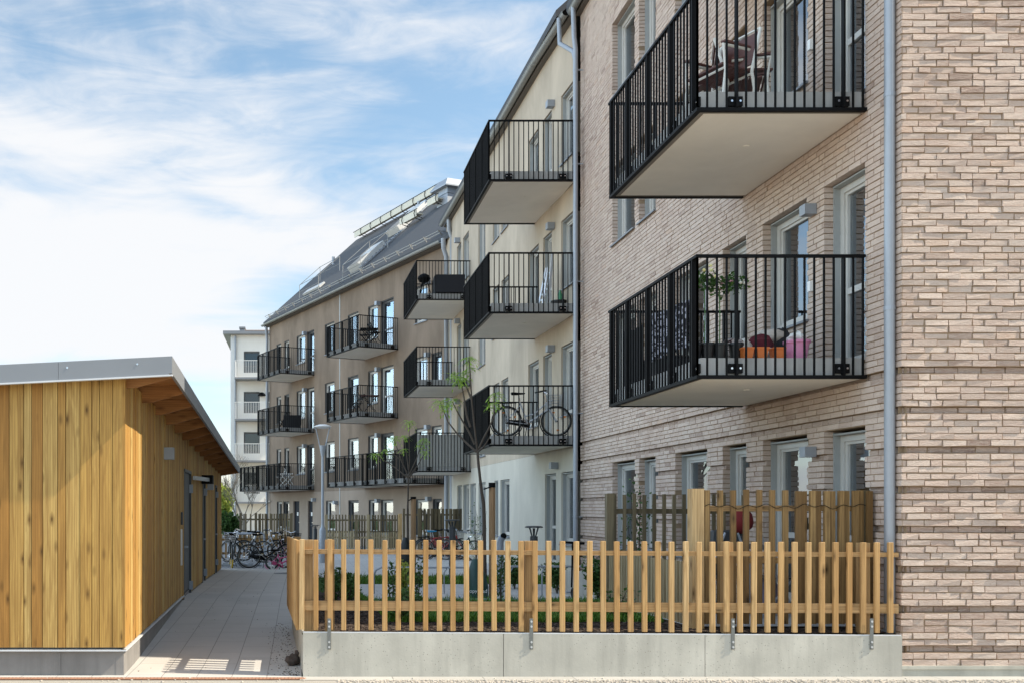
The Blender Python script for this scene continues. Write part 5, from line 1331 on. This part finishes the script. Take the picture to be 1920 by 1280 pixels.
def tonemat(name, c0, c1, rough=.9):
    m, t, b = mat_new(name); c = ramp(t, tone(t), [(0, c0), (1, c1)]); t.links.new(c, b.inputs['Base Color']); b.inputs['Roughness'].default_value = rough; b.inputs['Specular IOR Level'].default_value = .15; return m
MT['chip'] = tonemat('bark_chip', (.022, .015, .012), (.10, .075, .058)); chips()
MT['flower_blue'] = simple('blue_petals', (.30, .36, .70), .7); MT['stem'] = simple('green_stem', (.05, .13, .03), .7)
def flower(px, Y, s, label=None):
    x, y, z = gloc(px, Y); o = thing('flower', label or 'small pale blue flower head in the lawn', 'flower', (x, y, z), 'pale blue flowers in the lawn'); mb = MB(); mb.blob((x, y, z + .13), s, s, s * .8, 8, 5, .25, seed=int(px)); mb.build('petals', MT['flower_blue'], o); mb = MB(); mb.tube([(x, y, z), (x, y, z + .12)], .003, 4); mb.build('stem', MT['stem'], o)
for px, Y, s in ((1017, 11.6, .026), (1022, 11.7, .018), (963, 10.95, .018), (960, 11.8, .012), (808, 13.6, .014), (862, 13.9, .012)): flower(px, Y, s, {1017: 'largest pale blue flower head, behind the middle of the fence', 1022: 'smaller pale blue flower head touching the largest one', 963: 'pale blue flower head low in the grass below the lower fence rail', 960: 'pale blue flower head in the grass just above the lower fence rail', 808: 'small pale flower head at the left end of the lawn', 862: 'small pale flower head left of the green watering bag'}.get(px))

# ------------------------------------------------------------------ street furniture
Y = 30.0; x = (605 - CX) * Y / F
sl_ = thing('street_lamp', 'tall grey street lamp with a shallow dish head on two arms', 'street lamp', (x, Y, 0))
mb = MB(); mb.lathe((x, Y, 0), [(.10, 0), (.10, 1.0), (.095, 1.02), (.05, 1.12), (.042, 1.2), (.038, 3.35)], 14); mb.build('pole', MT['galv'], sl_, True)
zt = EYE + (952 - 803) * Y / F
mb = MB(); mb.lathe((x, Y, 0), [(.05, 3.3), (.07, 3.42), (.10, 3.6), (.10, 3.62)], 12)
for s in (-1, 1): mb.tube([(x + s * .05, Y, 3.4), (x + s * .10, Y, 3.65), (x + s * .20, Y, zt - .02), (x + s * .24, Y, zt + .03)], .018, 6)
mb.build('arm', MT['galv'], sl_, True)
mb = MB(); mb.lathe((x, Y, zt), [(.02, .0), (.20, .03), (.27, .06), (.26, .08), (.12, .13), (.0, .14)], 20); mb.build('lamp_shade', MT['white'], sl_, True)
def bollard(px, Y, top, r, z0, label, cap=True):
    x = (px - CX) * Y / F; b = thing('bollard_light', label, 'bollard light', (x, Y, z0)); c = r * 2.3
    mb = MB(); mb.tube([(x, Y, z0), (x, Y, top - .17)], r, 16); mb.build('post', MT['dkgrey'], b, True)
    mb = MB()
    for a in range(4): a_ = a * math.pi / 2 + .5; mb.tube([(x + r * .6 * math.cos(a_), Y + r * .6 * math.sin(a_), top - .18), (x + r * 1.5 * math.cos(a_), Y + r * 1.5 * math.sin(a_), top - .03)], .010, 6)
    mb.lathe((x, Y, 0), [(r * .25, top - .17), (r * .35, top - .04)], 10); mb.build('strut', MT['dkgrey'], b)
    mb = MB(); mb.lathe((x, Y, top), [(c, -.03), (c, -.012), (c * .8, 0), (.0, .004)], 24); mb.build('cap', MT['dkgrey'], b, True)
bollard(1001, 16.0, EYE + (952 - 985) * 16 / F, .063, .12, 'dark bollard light with flat round cap in front of the off-white wall')
bollard(848, 22.0, EYE + (952 - 973) * 22 / F, .075, .0, 'dark bollard light with flat round cap beside the blue saddle cover')
bollard(591, 44.0, EYE + (952 - 983) * 44 / F, .09, -.1, 'distant dark bollard light just left of the street lamp')
# standpipe
Y = 18.0; x = (938 - CX) * Y / F; sp2 = thing('standpipe', 'grey steel post with round black end cap near the taller tree', 'post', (x, Y, .05))
mb = MB(); mb.tube([(x, Y, .0), (x, Y, 1.05), (x + .02, Y, 1.12), (x + .05, Y - .03, 1.16)], .062, 12); mb.build('tube', MT['galv'], sp2, True)
mb = MB(); mb.ring((x + .05, Y - .06, 1.17), .035, .022, (0, 1, 0), 16, 6); mb.tube([(x + .05, Y - .02, 1.17), (x + .05, Y - .09, 1.17)], .03, 10); mb.build('cap', MT['black'], sp2)
# kick scooter
Y = 16.8; x = (1074 - CX) * Y / F; sc_ = thing('kick_scooter', 'kick scooter with a wide black handlebar parked by the garden path', 'kick scooter', (x, Y, .16))
z0 = gz(x, Y) + .02
mb = MB(); mb.tube([(x, Y, z0 + .95), (x - .02, Y, z0 + .18)], .017, 8); mb.build('stem', MT['black'], sc_, True)
mb = MB(); mb.tube([(x - .17, Y, z0 + .965), (x + .20, Y, z0 + .945)], .021, 10); mb.build('handlebar', MT['black'], sc_, True)
mb = MB(); mb.hexa([(x - .10, Y + .02, z0 + .08), (x + .0, Y + .02, z0 + .08), (x + .05, Y + .55, z0 + .07), (x - .05, Y + .55, z0 + .07), (x - .10, Y + .02, z0 + .10), (x + .0, Y + .02, z0 + .10), (x + .05, Y + .55, z0 + .09), (x - .05, Y + .55, z0 + .09)]); mb.build('deck', MT['galv'], sc_)
for yy in (-.08, .62): mb = MB(); mb.ring((x - .02, Y + yy, z0 + .09), .075, .02, (1, 0, 0), 18, 6); mb.build('wheel', MT['rubber'], sc_)
# low hoop rails
def hoop(label, x0, x1, Y, z, legs, low=False):
    o = thing('hoop_rail', label, 'rail', ((x0 + x1) / 2, Y, 0)); mb = MB()
    g = gz(x0, Y) if not low else gz(x0, Y)
    mb.tube([(x0, Y, g - .02), (x0, Y, z - .15), (x0 + .04, Y, z - .05), (x0 + .14, Y, z), (x1 - .14, Y, z), (x1 - .04, Y, z - .05), (x1, Y, z - .15), (x1, Y, gz(x1, Y) - .02)], .019, 8); mb.build('rail', MT['galv'], o, True)
    for xx in legs: mb = MB(); mb.tube([(xx, Y + .02, z - .02), (xx - .05, Y + .02, z - .1), (xx - .05, Y + .02, gz(xx, Y))], .012, 6); mb.build('leg', MT['galv'], o, True)
hoop('long low grey hoop rail along the far edge of the lawn', xa(701, 18.5), xa(905, 18.5), 18.5, EYE - (1063 - 952) * 18.5 / F, [xa(838, 18.5)])
hoop('low grey hoop rail on the right between the taller tree and the brick wall', xa(942, 17.2), xa(1128, 17.2), 17.2, EYE - (1061 - 952) * 17.2 / F, [xa(962, 17.2), xa(1012, 17.2), xa(1022, 17.2)])
mb = MB(); mb.bar((xa(700, 14.6), 14.6, gz(2, 14.6) + .06), (xa(1030, 14.6), 14.6, gz(2, 14.6) + .06), .03, .035); o = mb.build('edge_rail', MT['galv']); tag(o, 'straight low grey steel edging rail along the near side of the garden path', 'edging')
# ramp upstand by the wall at right
mb = MB(); mb.hexa([(xa(1040, 19), 19, .0), (xa(1160, 15.5), 15.5, .1), (xa(1160, 15.5), 15.7, .1), (xa(1040, 19), 19.2, .0), (xa(1040, 19), 19, .48), (xa(1160, 15.5), 15.5, .62), (xa(1160, 15.5), 15.7, .62), (xa(1040, 19), 19.2, .48)]); o = mb.build('ramp_kerb', MT['conc']); tag(o, 'low sloping pale concrete kerb rising towards the brick wall in the garden', 'kerb')

# ------------------------------------------------------------------ things on balconies and patio
def fold_chair(name, label, cat, loc, rz, m_frame, m_slat, h=.86, group=None, sc_=1.0):
    c = thing(name, label, cat, (0, 0, 0), group)
    for s in (-.21, .21):
        mb = MB(); mb.tube([(.22, s, 0), (-.02, s, .42), (-.24, s, h)], .013, 6); mb.build('leg', MT[m_frame], c, True)
        mb = MB(); mb.tube([(-.22, s * .9, 0), (.18, s * .9, .44)], .013, 6); mb.build('leg', MT[m_frame], c, True)
    mb = MB()
    for i in range(6): x = -.17 + i * .07; mb.box(x, x + .055, -.20, .20, .435, .45)
    mb.build('seat', MT[m_slat], c)
    mb = MB()
    for i in range(3): z = .60 + i * .085; x = -.02 - .22 * (z - .42) / (h - .42); mb.box(x - .012, x + .004, -.20, .20, z, z + .06)
    mb.build('backrest', MT[m_slat], c)
    c.location = loc; c.rotation_euler = (0, 0, rz); c.scale = (sc_, sc_, sc_); return c
def armchair(name, label, loc, rz, h=.92):
    c = thing(name, label, 'chair', (0, 0, 0), 'white framed garden chairs with red brown slats on the upper brick balcony')
    for s in (-.27, .27):
        mb = MB(); mb.tube([(.25, s, 0), (.20, s, .35), (.24, s, .62), (-.16, s, .64)], [.018] * 4, 8); mb.build('leg', MT['chair_w'], c, True)
        mb = MB(); mb.tube([(-.30, s, 0), (-.20, s, .40), (-.28, s, .70), (-.34, s, h)], .018, 8); mb.build('leg', MT['chair_w'], c, True)
        mb = MB(); mb.box(-.16, .24, s - .03, s + .03, .645, .665); mb.build('armrest', MT['slat_r'], c)
    mb = MB()
    for i in range(6): x = -.20 + i * .075; mb.box(x, x + .06, -.25, .25, .415, .435)
    mb.build('seat', MT['slat_r'], c)
    mb = MB()
    for i in range(6):
        z = .50 + i * .066; x = -.21 - .12 * (z - .45) / .4; mb.box(x - .018, x, -.25, .25, z, z + .055)
    mb.build('backrest', MT['slat_r'], c)
    for q in ((.20, .38), (-.2, .38), (-.34, h)): mb = MB(); mb.tube([(q[0], -.27, q[1]), (q[0], .27, q[1])], .014, 6); mb.build('crossbar', MT['chair_w'], c)
    c.location = loc; c.rotation_euler = (0, 0, rz); return c
MT['chair_w'] = simple('white_chair_frame', (.68, .66, .60), .45); MT['slat_r'] = simple('red_brown_slats', (.10, .032, .022), .5, nscale=25, namt=.3)
zf = 5.90 + .226
armchair('garden_chair', 'white framed slatted garden chair tipped back against the railing of the upper brick balcony', (xa(1345, 11.0) + .02, 11.0, zf + .02), R(205))
armchair('garden_chair', 'white framed slatted garden chair facing away, beside the window on the upper brick balcony', (xa(1397, 11.25), 11.25, zf), R(-20))
tb_ = thing('garden_table', 'small table with dark slatted top and white legs on the upper brick balcony', 'table', (xa(1370, 11.9), 11.9, zf))
tx = xa(1372, 11.75); ty = 11.75
mb = MB()
for i in range(7): mb.box(tx - .35 + i * .1, tx - .26 + i * .1, ty - .33, ty + .33, zf + .70, zf + .725)
mb.build('table_top', MT['slat_r'], tb_)
for a in (-1, 1):
    for b_ in (-1, 1): mb = MB(); mb.tube([(tx + a * .3, ty + b_ * .28, zf), (tx + a * .25, ty + b_ * .24, zf + .70)], .016, 8); mb.build('leg', MT['chair_w'], tb_, True)
MT['cloth_dk'] = simple('dark_cloth', (.02, .02, .022), .95, nscale=6); 
mb = MB(); mb.blob((xa(1322, 12.0), 12.0, zf + .20), .30, .35, .20, 12, 8, .12, seed=3); o = mb.build('grill_cover', MT['cloth_dk'], None, True); tag(o, 'dark covered bundle on the floor under the chairs of the upper brick balcony', 'covered bundle')
shrub('small yellow flowering plant on the floor of the upper brick balcony', 'plant', (xa(1385, 11.3), 11.3, zf), .25, .2, 120, .04, 'leaf_yel', 31, 4, name='potted_plant')
# lower brick balcony
zf = 3.06 + .226
def pot(label, px, Y, r0, r1, h, mat, name='plant_pot', group=None, cat='pot', z=None, n=20, square=False):
    x = xa(px, Y); z_ = zf if z is None else z; mb = MB()
    if square:
        mb.hexa([(x - r0, Y - r0, z_), (x + r0, Y - r0, z_), (x + r0, Y + r0, z_), (x - r0, Y + r0, z_), (x - r1, Y - r1, z_ + h), (x + r1, Y - r1, z_ + h), (x + r1, Y + r1, z_ + h), (x - r1, Y + r1, z_ + h)])
        mb.box(x - r1 - .008, x + r1 + .008, Y - r1 - .008, Y + r1 + .008, z_ + h, z_ + h + .018)
    else: mb.lathe((x, Y, z_), [(r0, 0), (r1 * .97, h * .86), (r1 * 1.08, h * .87), (r1 * 1.08, h), (r1 * .95, h), (r1 * .9, h * .9)], n)
    o = mb.build(name, MT[mat], None, not square); tag(o, label, cat, group); return o
cmat('orange_plastic', (.62, .16, .03), .5); cmat('pink_plastic', (.62, .24, .40), .5); cmat('black_plastic', (.012, .012, .013), .4)
pot('orange planter left of the other two on the lower brick balcony', 1400, 10.50, .042, .056, .108, 'orange_plastic', square=True)
pot('orange planter in the middle of three on the lower brick balcony', 1426, 10.50, .045, .060, .108, 'orange_plastic', square=True)
pot('orange planter next to the pink pot on the lower brick balcony', 1457, 10.52, .045, .062, .108, 'orange_plastic', square=True)
pk_ = pot('large round pink pot with white paper inside on the lower brick balcony', 1494, 10.6, .095, .13, .215, 'pink_plastic')
mb = MB(); x = xa(1495, 10.6); mb.blob((x, 10.6, zf + .23), .10, .10, .075, 8, 5, .45, seed=9); mb.build('paper', MT['white'], pk_)
GP = 'black pots in a row on the lower brick balcony'
for i, px in enumerate((1303, 1326, 1349, 1380)): pot(['black pot at the left end of the row on the lower brick balcony', 'black pot holding the yellow rose standard', 'black pot holding the pink rose standard', 'black pot holding the white rose standard'][i], px, 10.6, .055, .075, .19, 'black_plastic', group=GP)
def rose(label, px, Y, h, mat, seed, n=170):
    rr = random.Random(seed); x = xa(px, Y); o = thing('rose_standard', label, 'plant', (x, Y, zf + .18)); mb = MB(); mb.tube([(x, Y, zf + .18), (x + .005, Y, zf + .5), (x - .003, Y, zf + h)], .006, 6); mb.build('stem', MT['stem'], o)
    mb = MB(); leafy(mb, (x, Y, zf + h + .02), .14, .12, .11, n, .05, rr, .05); mb.build('foliage', MT['leaf_dk'], o)
    for i in range(7):
        a = rr.uniform(0, 6.28); q = (x + .14 * math.cos(a) * rr.random() ** .3, Y + .10 * math.sin(a), zf + h + rr.uniform(.0, .17)); mb = MB(); mb.blob(q, .02, .02, .017, 7, 5, .25, seed=i + seed); mb.build('flower', MT[mat], o)
cmat('yellow_petals', (.72, .66, .30), .6); cmat('pink_petals', (.66, .28, .32), .6); cmat('white_petals', (.75, .73, .62), .6)
rose('rose standard with yellow flowers at the left end of the lower brick balcony', 1321, 10.65, .86, 'yellow_petals', 3)
rose('rose standard with pink flowers between the yellow and the white ones', 1349, 10.7, .80, 'pink_petals', 5)
rose('rose standard with white flowers, rightmost on the lower brick balcony', 1378, 10.6, .82, 'white_petals', 7)
MT['pattern'] = None
def pattern_mat(name, c0, c1, scale):
    m, t, b = mat_new(name); v = coords(t); vo = N(t, 'ShaderNodeTexNoise'); vo.inputs['Scale'].default_value = scale; vo.inputs['Detail'].default_value = 1; t.links.new(v, vo.inputs['Vector'])
    c = ramp(t, vo.outputs['Fac'], [(.49, c0), (.52, c1)]); t.links.new(c, b.inputs['Base Color']); b.inputs['Roughness'].default_value = .95; return m
MT['pattern'] = pattern_mat('dark_floral_cloth', (.02, .02, .03), (.5, .5, .58), 26); MT['pattern2'] = pattern_mat('brown_floral_cloth', (.04, .015, .015), (.42, .36, .33), 30)
cmat('linen', (.50, .44, .38), .95); cmat('wine_cloth', (.10, .01, .018), .95)
def cushion(label, px, Y, z, sx, sy, sz, mat, seed, cat='cushion', name='cushion'):
    mb = MB(); mb.blob((xa(px, Y), Y, z), sx, sy, sz, 14, 9, .10, seed=seed); o = mb.build(name, MT[mat], None, True); tag(o, label, cat); return o
cushion('brown and white patterned blanket heap left of the dark red cloth on the lower balcony', 1372, 11.1, zf + .20, .16, .15, .13, 'pattern2', 1, 'blanket', 'blanket')
cushion('white lumpy cushion in front of the dark red cloth on the lower balcony', 1397, 11.0, zf + .17, .075, .1, .12, 'linen', 2)
cushion('dark red cloth heap in the middle of the lower brick balcony', 1425, 11.2, zf + .22, .15, .16, .17, 'wine_cloth', 3, 'cloth', 'cloth_heap')
cushion('pale linen cushion at the top of the pile under the window', 1450, 11.3, zf + .38, .13, .12, .09, 'linen', 4)
cushion('pale linen cushion at the back left of the pile under the window', 1436, 11.6, zf + .42, .12, .12, .10, 'linen', 5)
cushion('grey brown cushion lying behind the orange planters', 1438, 10.85, zf + .12, .15, .12, .06, 'linen', 6)
cushion('black bag at the right of the cushion pile', 1466, 11.3, zf + .24, .12, .14, .24, 'cloth_dk', 7, 'bag', 'bag')
def hanging(label, px0, px1, Y0, Y1, z0, z1, mat, cat='blanket', name='blanket', X=4.30):
    mb = MB(); n = 24
    for i in range(n):
        f0, f1 = i / n, (i + 1) / n; g = lambda f: X + .03 * math.sin(f * 22); a = (g(f0), Y0 + (Y1 - Y0) * f0); b = (g(f1), Y0 + (Y1 - Y0) * f1)
        for (o_) in (0, .02): mb.quad((a[0] + o_, a[1], z0), (b[0] + o_, b[1], z0), (b[0] + o_, b[1], z1 - .03 * math.sin(f1 * 5)), (a[0] + o_, a[1], z1 - .03 * math.sin(f0 * 5)))
    o = mb.build(name, MT[mat]); tag(o, label, cat); return o
hanging('black and pale patterned blanket hanging inside the long railing of the lower brick balcony', 0, 0, 10.8, 12.1, zf + .20, zf + .74, 'pattern')
hanging('dark cloth hanging inside the far end of the lower brick balcony railing', 0, 0, 12.3, 12.95, zf + .02, zf + .72, 'cloth_dk', 'cloth', 'cloth')
mb = MB(); mb.box(4.35, 5.1, 11.9, 12.5, zf, zf + .24); mb.box(4.33, 5.12, 11.88, 12.52, zf + .24, zf + .27); o = mb.build('storage_box', MT['black_plastic']); bevel_mesh(o.data, .01); tag(o, 'low black storage box at the back of the lower brick balcony', 'box')
# cream building balconies
zf = 3.02 + 2.85 + .226; Y = 21.7
ld = thing('step_ladder', 'aluminium step ladder leaning on the wall on the middle balcony of the cream building', 'ladder', (xa(1020, Y), Y, zf))
for o_ in (0, .06): 
    mb = MB(); mb.bar((xa(1009, Y) + o_ * 1.3, Y - o_, zf), (xa(1031, Y) + o_ * .4, Y + .3 - o_, zf + 1.0), .03, .07); mb.build('stile', MT['alu'], ld)
mb = MB()
for i in range(7): f_ = .1 + i * .13; a = Vector((xa(1009, Y), Y - .0, zf)).lerp(Vector((xa(1031, Y), Y + .3, zf + 1.0)), f_); mb.bar(a, a + Vector((.10, -.05, 0)), .02, .04)
mb.build('rung', MT['alu'], ld)
mb = MB(); mb.bar((xa(1027, Y), Y, zf), (xa(1036, Y), Y, zf + 1.25), .03, .05); mb.build('stile', MT['alu'], ld)
pot('black round pot with a plant bottle on the middle balcony of the cream building', 1048, 21.7, .13, .17, .20, 'black_plastic', z=zf)
mb = MB(); x = xa(1050, 21.6); mb.lathe((x, 21.6, zf + .20), [(.05, 0), (.055, .12), (.02, .18), (.02, .22)], 12); cmat('green_plastic', (.05, .22, .10)); o = mb.build('spray_bottle', MT['green_plastic'], None, True); tag(o, 'green spray bottle above the black pot on the middle cream balcony', 'bottle')
zf3 = 2.88 + 5.68 + .226
mb = MB(); YY = 32.15; mb.box(xa(816, YY), xa(872, YY), YY, YY + .5, zf3 + .02, zf3 + .62); o = mb.build('storage_chest', MT['blackblue'] if 'blackblue' in MT else cmat('blue_black_plastic', (.004, .005, .009), .8)); bevel_mesh(o.data, .015); tag(o, 'large blue black chest filling the top far balcony of the cream building', 'chest')
gr = thing('kettle_grill', 'dark kettle grill on thin legs left of the black chest', 'grill', (xa(795, 32.4), 32.4, zf3)); gx = xa(795, 32.4)
mb = MB(); mb.lathe((gx, 32.4, zf3), [(.05, .38), (.17, .44), (.22, .54), (.19, .62), (.08, .69), (.0, .70)], 14); mb.build('bowl', MT['black'], gr, True)
for a in (0, 2.1, 4.2): mb = MB(); mb.tube([(gx + .24 * math.cos(a), 32.4 + .24 * math.sin(a), zf3), (gx + .1 * math.cos(a), 32.4 + .1 * math.sin(a), zf3 + .45)], .013, 5); mb.build('leg', MT['black'], gr)
# brown building balconies: chairs
def tp(px, w, z): p = fT.p(fT.u(px), w, z); return p
z3 = 8.26 + .226; z2 = 5.42 + .226; z1 = 2.58 + .226
GC = 'folding chairs on the balconies of the brown building'
fold_chair('folding_chair', 'black folding chair, left of two on the top middle balcony of the brown building', 'chair', tp(728, 1.1, z3), R(170), 'black', 'black', group=GC)
fold_chair('folding_chair', 'black folding chair at the right on the top middle balcony of the brown building', 'chair', tp(741, 1.0, z3), R(10), 'black', 'black', group=GC)
fold_chair('folding_chair', 'black folding chair beside the table on the second balcony of the brown building', 'chair', tp(722, 1.3, z2), R(200), 'black', 'black', group=GC)
fold_chair('folding_chair', 'white folding chair, left of two on the lowest left balcony of the brown building', 'chair', tp(568, 1.2, z1), R(180), 'white', 'white', group=GC)
fold_chair('folding_chair', 'white folding chair, right of two on the lowest left balcony of the brown building', 'chair', tp(580, 1.1, z1), R(0), 'white', 'white', group=GC)
fold_chair('folding_chair', 'black slatted chair on the middle left balcony of the brown building', 'chair', tp(567, 1.1, z2), R(180), 'black', 'black', group=GC)
def small_table(label, px, w, z, mat, h=.72):
    p = Vector(tp(px, w, z)); o = thing('balcony_table', label, 'table', tuple(p)); mb = MB(); mb.cbox((p.x, p.y, p.z + h), .75, .6, .03); mb.build('table_top', MT[mat], o)
    for a in (-1, 1):
        mb = MB(); mb.tube([(p.x + a * .28, p.y - .2, p.z), (p.x - a * .28, p.y - .2, p.z + h)], .013, 6); mb.tube([(p.x + a * .28, p.y + .2, p.z), (p.x - a * .28, p.y + .2, p.z + h)], .013, 6); mb.build('leg', MT['black' if mat != 'white' else 'white'], o)
small_table('black table on the top middle balcony of the brown building', 735, 1.1, z3, 'black', .62)
small_table('dark brown table on the second middle balcony of the brown building', 733, 1.0, z2, 'slat_r')
small_table('white folding table on the lowest left balcony of the brown building', 575, 1.15, z1, 'white', .6)
q = Vector(tp(580, .95, z2)); mb = MB(); mb.cbox((q.x, q.y, q.z + .22), .9, .55, .42); mb.cbox((q.x + .02, q.y + .3, q.z + .45), .9, .12, .5, Matrix.Rotation(.15, 3, 'X')); o = mb.build('covered_bench', MT['cloth_dk']); tag(o, 'low black covered bench on the middle left balcony of the brown building', 'bench')
# patio furniture behind the screen
zp = .44
for i, (px, Yq, rz_q, lab) in enumerate(((1345, 11.3, 190, 'grey garden chair at the left inside the patio behind the screen'), (1440, 11.2, 10, 'grey garden chair at the right inside the patio, near the close boarded part'))):
    fold_chair('patio_chair', lab, 'chair', (xa(px, Yq), Yq, zp), R(rz_q), 'galv', 'cgrey' if 'cgrey' in MT else 'dkgrey', .95)
mb = MB(); mb.blob((xa(1390, 11.5), 11.5, 1.53), .14, .10, .15, 14, 9, .04, seed=2); cmat('dark_red_cloth', (.16, .008, .008), .8); o = mb.build('red_cushion', MT['dark_red_cloth'], None, True); tag(o, 'dark red round cushion seen through the patio screen', 'cushion')
mb = MB(); mb.box(xa(1335, 11.6), xa(1400, 11.6), 11.6, 11.68, .85, 1.42); o = mb.build('garden_bench', MT['dkgrey']); bevel_mesh(o.data, .02); tag(o, 'dark grey bench back below the red cushion on the patio', 'bench')
pt = thing('patio_table', 'grey patio table with thin metal legs behind the screen', 'table', (xa(1430, 11.4), 11.4, zp))
x = xa(1430, 11.5); mb = MB(); mb.box(x - .3, x + .3, 11.2, 11.8, zp + .68, zp + .71); mb.build('table_top', MT['galv'], pt)
for a in (-.27, .27):
    mb = MB(); mb.tube([(x + a, 11.25, zp), (x + a, 11.25, zp + .68)], .014, 6); mb.tube([(x + a, 11.75, zp), (x + a, 11.75, zp + .68)], .014, 6); mb.build('leg', MT['galv'], pt)
cmat('lilac_cloth', (.30, .28, .40), .9); mb = MB(); mb.blob((x - .02, 11.45, zp + .22), .22, .18, .22, 12, 8, .1, seed=8); o = mb.build('laundry_bag', MT['lilac_cloth'], None, True); tag(o, 'pale lilac bag under the patio table', 'bag')
